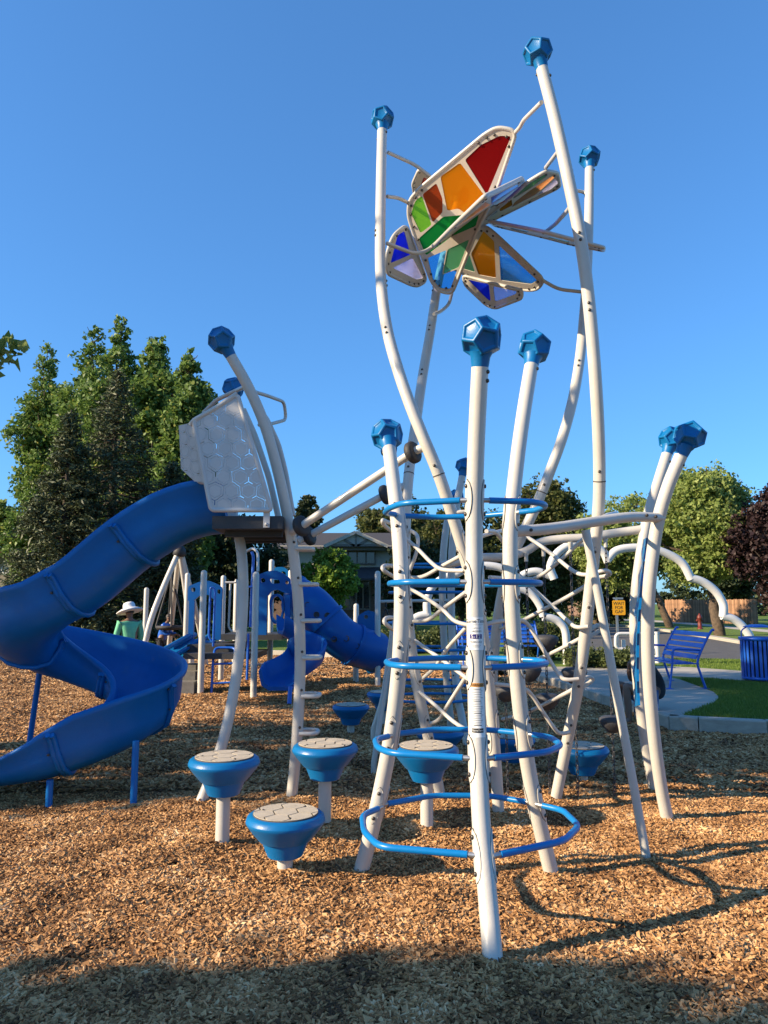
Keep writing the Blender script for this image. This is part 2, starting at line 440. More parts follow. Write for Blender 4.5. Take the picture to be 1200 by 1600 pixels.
def chips(name, x0, x1, y0, y1, dens, ln, seed, label, ok):
    m_ = MB(); m_.add(*grid_mesh(x0, x1, y0, y1, .12, hz, ok), smooth=True)
    o = m_.build(name, M_chip)
    ng = bpy.data.node_groups.new(name, 'GeometryNodeTree')
    ng.interface.new_socket('Geometry', in_out='INPUT', socket_type='NodeSocketGeometry')
    ng.interface.new_socket('Geometry', in_out='OUTPUT', socket_type='NodeSocketGeometry')
    N = ng.nodes; L = ng.links
    gi = N.new('NodeGroupInput'); go = N.new('NodeGroupOutput')
    dp = N.new('GeometryNodeDistributePointsOnFaces'); dp.inputs['Density'].default_value = dens; dp.inputs['Seed'].default_value = seed
    L.new(gi.outputs[0], dp.inputs['Mesh'])
    jn = N.new('GeometryNodeJoinGeometry')
    for k in range(5):
        cb = N.new('GeometryNodeMeshCube')
        cb.inputs['Size'].default_value = (1, [.30, .20, .38, .25, .48][k], [.16, .12, .14, .2, .1][k])
        cb.inputs['Vertices X'].default_value = 3
        spn = N.new('GeometryNodeSetPosition'); nt = N.new('ShaderNodeTexNoise'); nt.noise_dimensions = '4D'
        nt.inputs['W'].default_value = 3.7 * k + seed; nt.inputs['Scale'].default_value = 1.7
        sb = N.new('ShaderNodeVectorMath'); sb.operation = 'SUBTRACT'; sb.inputs[1].default_value = (.5, .5, .5)
        ml = N.new('ShaderNodeVectorMath'); ml.operation = 'MULTIPLY'; ml.inputs[1].default_value = (1.0, .9, .45)
        L.new(nt.outputs['Color'], sb.inputs[0]); L.new(sb.outputs[0], ml.inputs[0])
        L.new(cb.outputs['Mesh'], spn.inputs['Geometry']); L.new(ml.outputs[0], spn.inputs['Offset'])
        smt = N.new('GeometryNodeSetMaterial'); smt.inputs['Material'].default_value = M_chip
        L.new(spn.outputs[0], smt.inputs[0])
        g2 = N.new('GeometryNodeGeometryToInstance'); L.new(smt.outputs[0], g2.inputs[0]); L.new(g2.outputs[0], jn.inputs[0])
    ip = N.new('GeometryNodeInstanceOnPoints'); ip.inputs['Pick Instance'].default_value = True
    L.new(dp.outputs['Points'], ip.inputs['Points']); L.new(jn.outputs[0], ip.inputs['Instance'])
    rv = N.new('FunctionNodeRandomValue'); rv.data_type = 'FLOAT_VECTOR'
    rv.inputs['Min'].default_value = (-.55, -.5, 0); rv.inputs['Max'].default_value = (.55, .5, 6.283)
    L.new(rv.outputs[0], ip.inputs['Rotation'])
    rs = N.new('FunctionNodeRandomValue'); rs.data_type = 'FLOAT_VECTOR'
    rs.inputs['Min'].default_value = (ln * .35, ln * .4, ln * .5); rs.inputs['Max'].default_value = (ln * 1.75, ln * 1.4, ln * 1.3)
    rs.inputs['Seed'].default_value = 5
    L.new(rs.outputs[0], ip.inputs['Scale'])
    L.new(ip.outputs[0], go.inputs[0])
    md = o.modifiers.new('chips', 'NODES'); md.node_group = ng
    tag(o, label, kind='stuff')
    return o
chips('wood_chips', -3.6, 4.2, 2.0, 6.4, 6600, .039, 3, 'loose tan and brown wood chips in the foreground',
      lambda x, y: abs(x) < .62 * y + .25)
chips('wood_chips', -8.4, 5.0, 6.4, 14.5, 1500, .055, 9, 'wood chips around the farther play equipment',
      lambda x, y: abs(x) < .60 * y + .3 and in_mulch(x, y))

chips('wood_chips', -14.5, 3.5, 14.5, 24, 420, .085, 12, 'distant wood chips near the far kerb',
      lambda x, y: abs(x) < .60 * y + .3 and in_mulch(x, y))
# kerb stones along the mulch edge, each one a piece
kerb = thing('concrete_kerb', kl[9], 'low concrete kerb edging the wood chip bed', 'kerb')
seg = []; acc = []
for i in range(len(kl) - 1):
    a, b = kl[i], kl[i + 1]; n = max(1, int((b - a).length / 1.9 + .5))
    for k in range(n): seg.append((a.lerp(b, k / n), a.lerp(b, (k + 1) / n)))
for a, b in seg:
    d = (b - a).normalized(); nrm = Vector((-d.y, d.x, 0))
    if nrm.y < 0: nrm = -nrm
    aa = a + d * .006 + nrm * .075; bb = b - d * .006 + nrm * .075
    m_ = MB()
    prof = [(-.085, -.1), (-.085, .135), (-.07, .152), (.07, .152), (.085, .14), (.085, -.1)]
    vs_ = [q + nrm * x + Vector((0, 0, z)) for q in (aa, bb) for x, z in prof]
    n = len(prof); m_.add(vs_, [tuple(range(n)), tuple(range(2 * n - 1, n - 1, -1))] + [(i, n + i, n + (i + 1) % n, (i + 1) % n) for i in range(n)])
    m_.build('kerb_stone', M_concrete, kerb)

# concrete pad and path
pad = [G(838, 1052, RIM)] + [kerb_line[5 + i] + Vector((.12, .10, 0)) for i in range(5)] + [G(*q, RIM) for q in ((1062, 1122), (1084, 1113), (1108, 1103), (1120, 1096), (1123, 1091), (1121, 1086), (1114, 1081), (1095, 1074), (1062, 1062), (1036, 1056), (1110, 1060), (1165, 1064), (1290, 1072), (1290, 1053), (1165, 1049), (1080, 1043), (1030, 1041), (930, 1042), (860, 1042), (740, 1036), (640, 1031), (640, 1037), (760, 1046))]
sheet('concrete_path', [[(p.x, p.y) for p in pad]], RIM + .005, M_concrete)
road = [G(900, 1014, RIM), G(1000, 1028, RIM), G(1100, 1030, RIM), G(1290, 1033, RIM), G(1600, 1038, RIM), G(1600, 1060, RIM) + Vector((30, 3, 0)), G(1330, 1022, RIM), G(1230, 1016, RIM), G(1162, 1007, RIM), G(1090, 995, RIM), G(1024, 985, RIM), G(985, 981, RIM), G(960, 977, RIM), G(880, 976, RIM), G(760, 978, RIM), G(760, 996, RIM)]
road = [G(760, 1000, RIM), G(900, 1014, RIM), G(1000, 1027, RIM), G(1100, 1029, RIM), G(1290, 1032, RIM), G(1500, 1035, RIM), G(1500, 1026, RIM), G(1330, 1020, RIM), G(1230, 1014, RIM), G(1162, 1007, RIM), G(1090, 995, RIM), G(1024, 985, RIM), G(985, 981, RIM), G(960, 979, RIM), G(880, 979, RIM), G(760, 981, RIM)]
sheet('road', [[(p.x, p.y) for p in road]], RIM + .004, M_asphalt)
m_ = MB()
cl = [G(*q, RIM) for q in ((760, 980), (880, 978), (960, 978), (985, 980), (1024, 984), (1090, 994), (1162, 1006), (1230, 1013), (1330, 1019))]
for a, b in zip(cl[:-1], cl[1:]): m_.beam(a + Vector((0, 0, .05)), b + Vector((0, 0, .05)), .35, .12)
tag(m_.build('road_kerb', M_concrete), 'pale concrete kerb along the far side of the road', 'kerb')
walk = [G(900, 968, RIM), G(1000, 970, RIM), G(1090, 977, RIM), G(1165, 985, RIM), G(1290, 996, RIM), G(1290, 992, RIM), G(1165, 981, RIM), G(1090, 974, RIM), G(1000, 967.5, RIM), G(900, 966, RIM)]
sheet('pavement', [[(p.x, p.y) for p in walk]], RIM + .005, M_concrete)

# grass blades by the kerb and pad
def blades(name, pts, h, label):
    n = len(pts); pts = np.array(pts)
    a = rng.uniform(0, 2 * pi, n); hh = h * rng.uniform(.5, 1.3, n); w = .006
    lean = rng.normal(0, .35, (n, 2)) * hh[:, None]
    v = np.zeros((n, 3, 3)); v[:, :, :2] = pts[:, None, :]; v[:, :, 2] = RIM
    v[:, 0, 0] += np.cos(a) * w; v[:, 0, 1] += np.sin(a) * w; v[:, 1, 0] -= np.cos(a) * w; v[:, 1, 1] -= np.sin(a) * w
    v[:, 2, :2] += lean; v[:, 2, 2] += hh
    o = raw_mesh(name, v.reshape(-1, 3), np.arange(n * 3).reshape(-1, 3), M_grassb)
    return tag(o, label, kind='stuff')
def raw_mesh(name, v, f, m, parent=None):
    me = bpy.data.meshes.new(name)
    k = f.shape[1]
    me.vertices.add(len(v)); me.vertices.foreach_set('co', np.asarray(v, dtype=np.float32).ravel())
    me.loops.add(f.size); me.loops.foreach_set('vertex_index', f.astype(np.int32).ravel())
    me.polygons.add(len(f)); me.polygons.foreach_set('loop_start', np.arange(0, f.size, k, dtype=np.int32))
    me.materials.append(m); me.update(calc_edges=True)
    return link(name, me, parent)
wedge = [G(*q, RIM) for q in ((1052, 1130), (1070, 1117), (1096, 1106), (1116, 1099), (1124, 1091), (1116, 1082), (1095, 1073), (1062, 1061), (1110, 1061), (1165, 1066), (1290, 1074), (1290, 1142), (1200, 1140), (1092, 1134))]
strip = [G(*q, RIM) for q in ((1036, 1040), (1080, 1042), (1165, 1048), (1290, 1052), (1290, 1034), (1100, 1030), (1036, 1029))]
def inpoly(x, y, pl):
    c = False
    for i in range(len(pl)):
        a, b = pl[i], pl[i - 1]
        if (a.y > y) != (b.y > y) and x < (b.x - a.x) * (y - a.y) / (b.y - a.y) + a.x: c = not c
    return c
bp_ = []
while len(bp_) < 26000:
    x, y = random.uniform(3.4, 8.5), random.uniform(9.3, 15.5)
    if inpoly(x, y, wedge) and not in_mulch(x, y - .17) and not in_mulch(x - .17, y): bp_.append((x, y))
while len(bp_) < 38000:
    x, y = random.uniform(6.4, 12), random.uniform(14.5, 21)
    if inpoly(x, y, strip): bp_.append((x, y))
blades('grass', bp_, .045, 'short mown grass beside the concrete pad')

# ------------------------------------------------------------------ trees
def leaves(name, pts, size, m, parent, flat=0.0, asp=.6, jit=1.0):
    pts = np.asarray(pts); n = len(pts)
    s = size * rng.uniform(.55, 1.35, n)
    u = rng.normal(size=(n, 3)); u[:, 2] *= (1 - flat); u /= np.linalg.norm(u, axis=1)[:, None]
    w = rng.normal(size=(n, 3)); w -= u * (w * u).sum(1)[:, None]; w /= np.linalg.norm(w, axis=1)[:, None]
    nn = np.cross(u, w)
    v = np.zeros((n, 4, 3))
    v[:, 0] = pts - u * s[:, None] * .5; v[:, 2] = pts + u * s[:, None] * .5
    bend = nn * (s * .12)[:, None]
    v[:, 1] = pts + w * (s * asp * .5)[:, None] + bend; v[:, 3] = pts - w * (s * asp * .5)[:, None] + bend
    return raw_mesh(name, v.reshape(-1, 3), np.arange(n * 4).reshape(-1, 4), m, parent)

def lobe_points(lobes, n, shell=.55):
    """points in ellipsoid lobes, denser to the outside, in small clumps"""
    vol = np.array([(l[3] * l[4] * l[5]) ** (2 / 3) for l in lobes]); vol = vol / vol.sum()
    out = []
    for l, f in zip(lobes, vol):
        k = max(3, int(n * f / 14))
        d = rng.normal(size=(k, 3)); d /= np.linalg.norm(d, axis=1)[:, None]
        r = rng.uniform(shell, 1.04, k) ** .8
        c = np.array(l[:3]) + d * r[:, None] * np.array(l[3:6])
        sc = .16 * (l[3] * l[4] * l[5]) ** (1 / 3)
        q = np.repeat(c, 14, 0) + rng.normal(size=(k * 14, 3)) * sc * np.array([1, 1, .7])
        out.append(q)
    return np.concatenate(out)

def limb_tube(mb_, a, b, r0, r1, wob=.06, n=6):
    a = Vector(a); b = Vector(b); L_ = (b - a).length; pts = []
    for i in range(n + 1):
        t = i / n; o = Vector((random.uniform(-1, 1), random.uniform(-1, 1), 0)) * wob * L_ * sin(pi * t)
        pts.append(a.lerp(b, t) + o)
    mb_.tube(pts, [r0 + (r1 - r0) * i / n for i in range(n + 1)], 8)

def broad_tree(name, base, lobes, nleaf, size, m, label, cat='tree', group=None, trunk_r=.2, bark=None, shell=.5):
    base = Vector(base); t = thing(name, base, label, cat, group)
    L_ = [tuple(l) for l in lobes]
    zlow = min(l[2] - l[5] for l in L_); ztop = max(l[2] for l in L_)
    cx = sum(l[0] for l in L_) / len(L_); cy = sum(l[1] for l in L_) / len(L_)
    m_ = MB(); fork = Vector((base.x * .6 + cx * .4, base.y * .6 + cy * .4, base.z + max(.8, (zlow - base.z) * 1.0 + .4)))
    limb_tube(m_, base - Vector((0, 0, .1)), fork, trunk_r * 1.15, trunk_r * .8, .03)
    limb_tube(m_, fork, (cx, cy, ztop), trunk_r * .8, trunk_r * .15, .05)
    for l in L_:
        st = fork.lerp(Vector((cx, cy, ztop)), random.uniform(0, .5))
        limb_tube(m_, st, Vector(l[:3]), trunk_r * .42, trunk_r * .1, .08)
        for k in range(4):
            d = Vector((random.uniform(-1, 1), random.uniform(-1, 1), random.uniform(-.4, 1)))
            limb_tube(m_, Vector(l[:3]), Vector(l[:3]) + Vector((d.x * l[3], d.y * l[4], d.z * l[5])) * .85, trunk_r * .12, .012, .1, 4)
    m_.build('trunk', bark or M_bark, t)
    leaves('crown', lobe_points(L_, nleaf, shell), size, m, t)
    return t

def lobes_in(px0, px1, py0, py1, Y, n, dep=.7, rfac=(.2, .34)):
    a = P(px0, py1, Y); b = P(px1, py0, Y); w = abs(b.x - a.x); h = abs(b.z - a.z)
    c = (a + b) / 2; out = []
    for i in range(n):
        for _ in range(30):
            x, y, z = (random.uniform(-1, 1) for _ in range(3))
            if x * x + y * y + z * z < 1: break
        r = random.uniform(*rfac)
        out.append((c.x + x * w * (.54 - r * .8), c.y + y * w * dep * (.54 - r * .8), c.z + z * h * (.54 - r * .8), w * r, w * r * dep, h * r * .95))
    return out

# columnar poplars behind the spruces
pops = [(64, 566, 16, 126, 39), (140, 540, 72, 200, 36.5), (182, 525, 120, 240, 34), (238, 541, 178, 294, 31.5), (290, 562, 228, 338, 29)]
for i, (tx, ty, xl, xr, Y) in enumerate(pops):
    cx = (xl + xr) / 2; base = P(cx, 945, Y); base.z = RIM
    lob = []
    zt = P(tx, ty, Y).z; w = (xr - xl) * Y / FOC
    for k in range(17):
        t = (k + .5) / 17
        z = 1.2 + (zt - .9) * t
        px = cx + (tx - cx) * t; X = P(px, 700, Y).x
        full = w * .5 * min(1.0, .36 + 2.9 * (1 - t)) 
        for s in range(3 if t < .8 else 1):
            rr = full * random.uniform(.35, .62) if t < .8 else full * random.uniform(.5, .7)
            off = (full - rr) * random.uniform(-1, 1) if t < .8 else 0
            lob.append((X + off, Y + (full - rr) * random.uniform(-.9, .9), z + random.uniform(-.2, .2), rr, rr, (zt - 1.2) / 17 * random.uniform(.9, 1.5)))
    broad_tree('poplar_tree', base, lob, 34000, .22, M_poplar,
               ['leftmost poplar with a broad loose crown at the picture edge', 'pale green poplar left of the tallest poplar top', 'tallest poplar rising to the highest leafy point behind the spruces', 'poplar just right of the tallest poplar top', 'rightmost poplar with open twigs behind the climbing panel'][i],
               'tree', 'poplars behind the spruces', .22)

# spruces
def spruce(name, px, ytop, ybase, half, Y, label, n=26000):
    base = P(px, 950, Y); base.z = RIM; zt = P(px, ytop, Y).z; R = half * Y / FOC
    t = thing(name, base, label, 'tree', 'spruces on the left')
    m_ = MB(); m_.tube([base - Vector((0, 0, .1)), Vector((base.x, base.y, zt * .5)), Vector((base.x, base.y, zt))], [.28, .15, .02], 8)
    pts = []
    z = .7
    while z < zt - .1:
        f = (zt - z) / (zt - .7); rad = R * (f ** .8) * random.uniform(.85, 1.08); nb = int(7 + 8 * f)
        for b in range(nb):
            a = random.uniform(0, 2 * pi); rl = rad * random.uniform(.72, 1.1)
            d = Vector((cos(a), sin(a), 0)); tip = Vector((base.x, base.y, z)) + d * rl + Vector((0, 0, -.16 * rl + .1))
            m_.tube([Vector((base.x, base.y, z)), Vector((base.x, base.y, z)) + d * rl * .5 + Vector((0, 0, -.12 * rl)), tip], [.035, .022, .006], 4, cap=False)
            k = int(10 + 34 * rl)
            for q in range(k):
                s = random.uniform(.2, 1) ** .7
                side = (1.05 - s) * .42 * rl + .06
                p = Vector((base.x, base.y, z)) + d * rl * s + Vector((0, 0, -.2 * rl * s * (1.3 - s) + .04))
                p += Vector((-d.y, d.x, 0)) * random.gauss(0, .5) * side + Vector((0, 0, random.gauss(-.06, .08)))
                pts.append(p)
        z += .17 + .16 * f
    pts = np.array([tuple(p) for p in pts])
    pts = np.repeat(pts, max(1, int(n / len(pts))), 0); pts = pts + rng.normal(size=pts.shape) * np.array([.11, .11, .06])
    m_.build('trunk', M_barkdark, t)
    leaves('crown', pts, .17, M_spruce, t, .35, .3)
    return t
spruce('spruce_tree', 168, 578, 950, 150, 25, 'tall dark spruce standing in front of the poplars', 42000)
spruce('spruce_tree', 95, 640, 950, 112, 23.5, 'shorter dark spruce left of the tall one, above the slide', 34000)
spruce('spruce_tree', 262, 720, 950, 80, 26, 'dark spruce low behind the perforated slide panel', 30000)

# trees behind and to the right
bt = lambda name, px0, px1, py0, py1, Y, n, nl, sz, m, label, tr=.2, base_px=None, **k: broad_tree(
    name, Vector((P(base_px if base_px else (px0 + px1) / 2, 940, Y).x, Y, RIM)), lobes_in(px0, px1, py0, py1, Y, int(n * 2.2), .7, (.11, .21)), int(nl * 1.25), sz * .8, m, label, 'tree', None, tr, **k)
bt('broadleaf_tree', 75, 215, 620, 930, 44, 16, 22000, .34, M_poplar, 'broad green tree filling the gap behind the left poplars', .25)
bt('broadleaf_tree', 160, 335, 600, 930, 41, 16, 22000, .34, M_poplar, 'broad green tree filling the gap behind the right poplars', .25)
bt('small_tree', -60, 42, 770, 880, 42, 8, 7000, .3, M_maple, 'light green tree at the left edge behind the brick house')
bt('evergreen_tree', 458, 510, 775, 840, 58, 8, 6000, .3, M_darkleaf, 'dark rounded tree top rising left of the grey house roof')
bt('broadleaf_tree', 552, 690, 772, 900, 62, 16, 15000, .38, M_olive, 'olive green tree rising behind the house roof')
bt('broadleaf_tree', 640, 800, 785, 970, 44, 20, 22000, .28, M_olive, 'leafy olive tree behind the front climbing tower')
bt('broadleaf_tree', 785, 915, 745, 965, 46, 24, 26000, .28, M_olive, 'tall olive tree with a pointed top right of the front post', .25)
bt('evergreen_tree', 590, 700, 838, 975, 40, 14, 13000, .24, M_darkleaf, 'dark evergreen beside the house door', .15)
bt('broadleaf_tree', 860, 1000, 830, 985, 52, 18, 17000, .3, M_darkleaf, 'dark shaded tree behind the yellow sign')
bt('maple_tree', 890, 1075, 770, 925, 44, 18, 24000, .26, M_maple, 'pale maple behind the two leaning right posts', .22, 1046)
bt('maple_tree', 1005, 1182, 728, 915, 33, 30, 42000, .24, M_maple, 'sunlit round maple with a pale trunk by the wooden fence', .24, 1122)
bt('plum_tree', 1146, 1330, 742, 975, 31, 26, 34000, .24, M_plum, 'dark purple plum tree at the right edge', .25, 1230)
bt('broadleaf_tree', 1040, 1200, 850, 965, 62, 16, 15000, .34, M_darkleaf, 'dark tree mass behind the wooden fence')
bt('young_tree', 462, 562, 850, 955, 30, 16, 10000, .2, M_limeleaf, 'bright green young tree in front of the grey house', .09, 520)
bt('broadleaf_tree', 255, 450, 800, 985, 36, 22, 20000, .26, M_darkleaf, 'dark tangled tree between the spruces and the grey house', .2)
bt('broadleaf_tree', 700, 860, 850, 985, 58, 14, 14000, .32, M_darkleaf, 'dark shaded tree low behind the hanging chains', .2)
# tree beside the bed whose branch tips enter at the left edge
tl_ = [(-9.4 + x, 7.05 + y, z, rx, ry, rz) for x, y, z, rx, ry, rz in (
    (-.5, -1.2, 4.2, 1.5, 1.3, 1.1), (-.6, -3.45, 6.6, 1.3, 1.0, 1.3), (-.2, -3.35, 8.0, 1.2, .95, 1.1), (.5, -1.9, 6.2, 1.6, 1.35, 1.4), (.8, 1.0, 6.4, 2.0, 1.8, 1.4), (-1.4, 2.9, 6.8, 1.6, 1.5, 1.4), (-1.5, -.6, 5.8, 1.5, 1.4, 1.4),
    (.2, -1.2, 8.2, 1.5, 1.4, 1.4), (.3, 1.6, 8.4, 1.7, 1.6, 1.4), (-.4, 0, 9.8, 1.5, 1.5, 1.2), (3.9, 1.85, 4.75, .9, .6, .4), (2.4, 1.6, 4.8, .9, .8, .5), (-.4, -2.6, 4.0, 1.2, 1.1, 1.2), (1.2, 2.8, 4.0, 1.1, 1.2, .9),
    (-.6, -3.0, 5.6, 1.3, 1.1, 1.3), (-.5, -2.9, 7.3, 1.3, 1.15, 1.2), (-.3, -2.6, 8.6, 1.2, 1.1, 1.0), (-1.2, -2.9, 2.9, 1.0, .9, .8))]
broad_tree('linden_tree', (-9.4, 7.05, RIM), tl_, 30000, .2, M_maple, 'tree whose leafy branch tip enters at the left edge', 'tree', None, .22)
tl2 = [(-11.2 + x, -2.2 + y, z + 1.0, rx, ry, rz) for x, y, z, rx, ry, rz in (
    (0, 0, 3.4, 2.1, 1.9, 1.3), (.5, 1.1, 3.5, 1.3, 1.15, 1.1), (-.6, -1.4, 3.6, 1.8, 1.6, 1.3), (.2, .1, 3.9, 1.8, 1.5, .9), (.5, -.9, 3.9, 1.5, 1.5, .9), (0, 1.0, 2.4, 1.2, 1.1, .9), (0, -.6, 2.2, 1.6, 1.4, .9), (.3, .9, 3.6, 1.2, 1.1, .8), (0, 1.15, 4.0, 1.4, .95, .8), (.4, 1.0, 4.1, 1.2, .9, .75), (0, .2, 4.15, 1.5, 1.1, .8), (-.3, -.8, 4.1, 1.4, 1.0, .8))]
broad_tree('linden_tree', (-11.2, -2.2, RIM), tl2, 80000, .23, M_maple, 'low round tree left of the camera shading the near wood chips', 'tree', None, .2)
# far tree line
far = []
for i in range(70):
    x = -75 + 150 * (i + .5) / 70 + random.uniform(-1, 1); hh = random.uniform(3.0, 5.2); far.append((x, 88 + random.uniform(-3, 3), hh * .5, 1.9, 1.6, hh * .52))
tag(leaves('distant_trees', lobe_points(far, 26000, .3), .62, M_darkleaf, None), 'far line of dark trees along the horizon', kind='stuff')

def bush(name, px0, px1, py0, py1, Y, nl, sz, m, label, group=None, n=10):
    a = P(px0, py1, Y); b = P(px1, py0, Y)
    t = thing(name, Vector(((a.x + b.x) / 2, Y, RIM)), label, 'bush', group)
    w = b.x - a.x; h = b.z - RIM; lob = []; k = max(3, int(w / h * 1.8))
    m_ = MB()
    for i in range(k):
        x = a.x + w * (i + .5) / k
        hh = h * random.uniform(.8, 1.0)
        lob.append((x, Y + random.uniform(-.15, .15), RIM + hh * .5, w / k * .75, .55, hh * .5))
        for q in range(4): m_ = MB(); limb_tube(m_, (x + random.uniform(-.05, .05), Y, RIM - .05), (x + random.uniform(-.3, .3), Y + random.uniform(-.3, .3), RIM + hh * .7), .02, .006, .1, 3); m_.build('stem', M_barkdark, t)
    leaves('foliage', lobe_points(lob, nl, .3), sz, m, t)
bush('hedge_bush', 800, 905, 968, 1040, 19, 9000, .085, M_hedge, 'clipped rounded hedge behind the blue bench and chains')
bush('hedge_bush', 560, 760, 980, 1032, 21.5, 12000, .09, M_hedge, 'long low hedge behind the tube slide and front tower')
bush('ornamental_grass', 890, 1000, 1010, 1042, 16.8, 7000, .09, M_hedge, 'tufty ornamental plants beside the concrete path')

# ------------------------------------------------------------------ houses, fence
def rectbox(m_, px0, px1, z0, z1, Y, dep):
    x0 = (px0 - 600) / FOC * Y; x1 = (px1 - 600) / FOC * Y
    k = P(600, 940, Y).x
    m_.box(((x0 + x1) / 2, Y + dep / 2, (z0 + z1) / 2), (abs(x1 - x0), dep, z1 - z0))
HY = 50
zy = lambda y, Y=HY: P(600, y, Y).z
xx = lambda x, Y=HY: P(x, 880, Y).x
h = thing('house', (xx(545), HY, RIM), 'grey two storey house with timbered gable and dark roof', 'house')
m_ = MB(); m_.box((xx(530), HY + 4, (RIM + zy(905)) / 2), (xx(640) - xx(420), 8, zy(905) - RIM)); m_.build('brick_wall', M_brick, h)
m_ = MB(); m_.box((xx(530), HY + 4.2, (zy(905) + zy(852)) / 2), (xx(640) - xx(425), 8, zy(852) - zy(905))); m_.build('upper_wall', M_stucco, h)
m_ = MB()
x0, x1 = xx(415), xx(648); ze, zr = zy(858), zy(824)
m_.add([(x0, HY - .4, ze), (x1, HY - .4, ze), (xx(628), HY + 4, zr), (xx(440), HY + 4, zr), (x0, HY + 8.6, ze), (x1, HY + 8.6, ze)],
       [(0, 1, 2, 3), (4, 3, 2, 5), (0, 3, 4), (1, 5, 2), (0, 4, 5, 1)])
roof = m_.build('roof', M_shingle, h)
m_ = MB(); gy = HY - .9
gp = [Vector((xx(512), gy, zy(855))), Vector((xx(602), gy, zy(855))), Vector((xx(557), gy, zy(836)))]
m_.prism(gp, (0, .3, 0)); gab = m_.build('gable', M_stucco, h)
for a, b, w in (((508, 856), (557, 834), .22), ((557, 834), (606, 856), .22)):
    m_ = MB(); m_.beam((xx(a[0]), gy - .22, zy(a[1])), (xx(b[0]), gy - .22, zy(b[1])), .3, w); m_.build('barge_board', M_stucco, gab)
for a, b in (((557, 838), (557, 855)), ((539, 845), (555, 855)), ((575, 845), (559, 855)), ((512, 854), (602, 854))):
    m_ = MB(); m_.beam((xx(a[0]), gy - .2, zy(a[1])), (xx(b[0]), gy - .2, zy(b[1])), .08, .16, (0, 1, 0) if a[0] == b[0] else (0, 0, 1)); m_.build('timber', M_trim, gab)
m_ = MB()
m_.add([(xx(506), gy - .3, zy(857)), (xx(557), gy - .3, zy(833.4)), (xx(608), gy - .3, zy(857)), (xx(506), HY + 3, zy(857)), (xx(557), HY + 3, zy(833.4)), (xx(608), HY + 3, zy(857))], [(0, 1, 4, 3), (1, 2, 5, 4)])
m_.build('gable_roof', M_shingle, roof)
m_ = MB(); m_.box((xx(557), HY - .35, zy(858.5)), (xx(604) - xx(512), .9, .22)); m_.build('cornice', M_trim, h)
def window(h_, px0, px1, py0, py1, Y, n, name='window'):
    x0, x1, z0, z1 = xx(px0, Y), xx(px1, Y), zy(py1, Y), zy(py0, Y)
    m_ = MB(); fw = .1
    for c, s in ((((x0 + x1) / 2, Y - .05, z0), (x1 - x0 + fw, .16, fw)), (((x0 + x1) / 2, Y - .05, z1), (x1 - x0 + fw, .16, fw))): m_.box(c, s)
    for i in range(n + 1): m_.box((x0 + (x1 - x0) * i / n, Y - .052, (z0 + z1) / 2), (fw, .158, z1 - z0 - fw - .004))
    w = m_.build(name, M_trim, h_)
    for i in range(n):
        a = x0 + (x1 - x0) * i / n + fw / 2 + .003; b = x0 + (x1 - x0) * (i + 1) / n - fw / 2 - .003
        m_ = MB(); m_.box(((a + b) / 2, Y - .03, (z0 + z1) / 2), (b - a, .03, z1 - z0 - fw - .006)); m_.build('pane', M_glass, w)
window(h, 530, 586, 862, 881, HY + .15, 4)
window(h, 536, 578, 907, 952, HY - .02, 4, 'french_window')
window(h, 440, 462, 868, 885, HY + .15, 2)
m_ = MB()
m_.add([(xx(506), HY - 1.8, zy(905)), (xx(604), HY - 1.8, zy(905)), (xx(600), HY + .1, zy(886)), (xx(510), HY + .1, zy(886))], [(0, 1, 2, 3)])
m_.add([(xx(506), HY - 1.8, zy(908)), (xx(604), HY - 1.8, zy(908)), (xx(604), HY - 1.8, zy(905)), (xx(506), HY - 1.8, zy(905))], [(0, 1, 2, 3)])
m_.build('porch_roof', M_shingle, h)
for k in range(4):
    m_ = MB(); m_.box((xx(548), HY - .8 - .35 * k, RIM + .5 - .12 * k), (3.4, .35, .12)); m_.build('step', M_leafbrown, h)
h2 = thing('house', (xx(10, 44), 44, RIM), 'tan brick house with red brown roof at left edge', 'house')
m_ = MB(); Y2 = 44
m_.prism([Vector((xx(-60, Y2), Y2, RIM)), Vector((xx(36, Y2), Y2, RIM)), Vector((xx(36, Y2), Y2, zy(876, Y2))), Vector((xx(10, Y2), Y2, zy(862, Y2))), Vector((xx(-60, Y2), Y2, zy(880, Y2)))], (0, .4, 0)); m_.build('wall', M_brickgrey, h2)
m_ = MB(); m_.beam((xx(-30, Y2), Y2 - .3, zy(877, Y2)), (xx(11, Y2), Y2 - .3, zy(859, Y2)), .7, .3); m_.beam((xx(11, Y2), Y2 - .31, zy(859, Y2)), (xx(40, Y2), Y2 - .31, zy(877, Y2)), .7, .3)
m_.add([(xx(-80, Y2), Y2 + .5, zy(866, Y2)), (xx(50, Y2), Y2 + .5, zy(860, Y2)), (xx(40, Y2), Y2 + 5, zy(846, Y2)), (xx(-80, Y2), Y2 + 5, zy(846, Y2))], [(0, 1, 2, 3)]); m_.build('roof', M_redroof, h2)
m_ = MB(); m_.lathe([(.26, 0), (.26, .12), (.2, .12), (.2, .05), (0, .05)], P(10, 890, Y2 - .2), 20, (0, -1, 0)); rw = m_.build('round_window', M_whiteb, h2)
m_ = MB(); m_.lathe([(.2, 0), (0, .005)], P(10, 890, Y2 - .26), 20, (0, -1, 0)); m_.build('pane', M_hat, rw)
h3 = thing('house', (xx(960, 75), 75, RIM), 'house with red roof half hidden behind the yellow sign', 'house')
m_ = MB(); Y3 = 75; m_.box((xx(958, Y3), Y3 + 4, (RIM + zy(934, Y3)) / 2), (xx(1000, Y3) - xx(915, Y3), 8, zy(934, Y3) - RIM)); m_.build('wall', M_brick, h3)
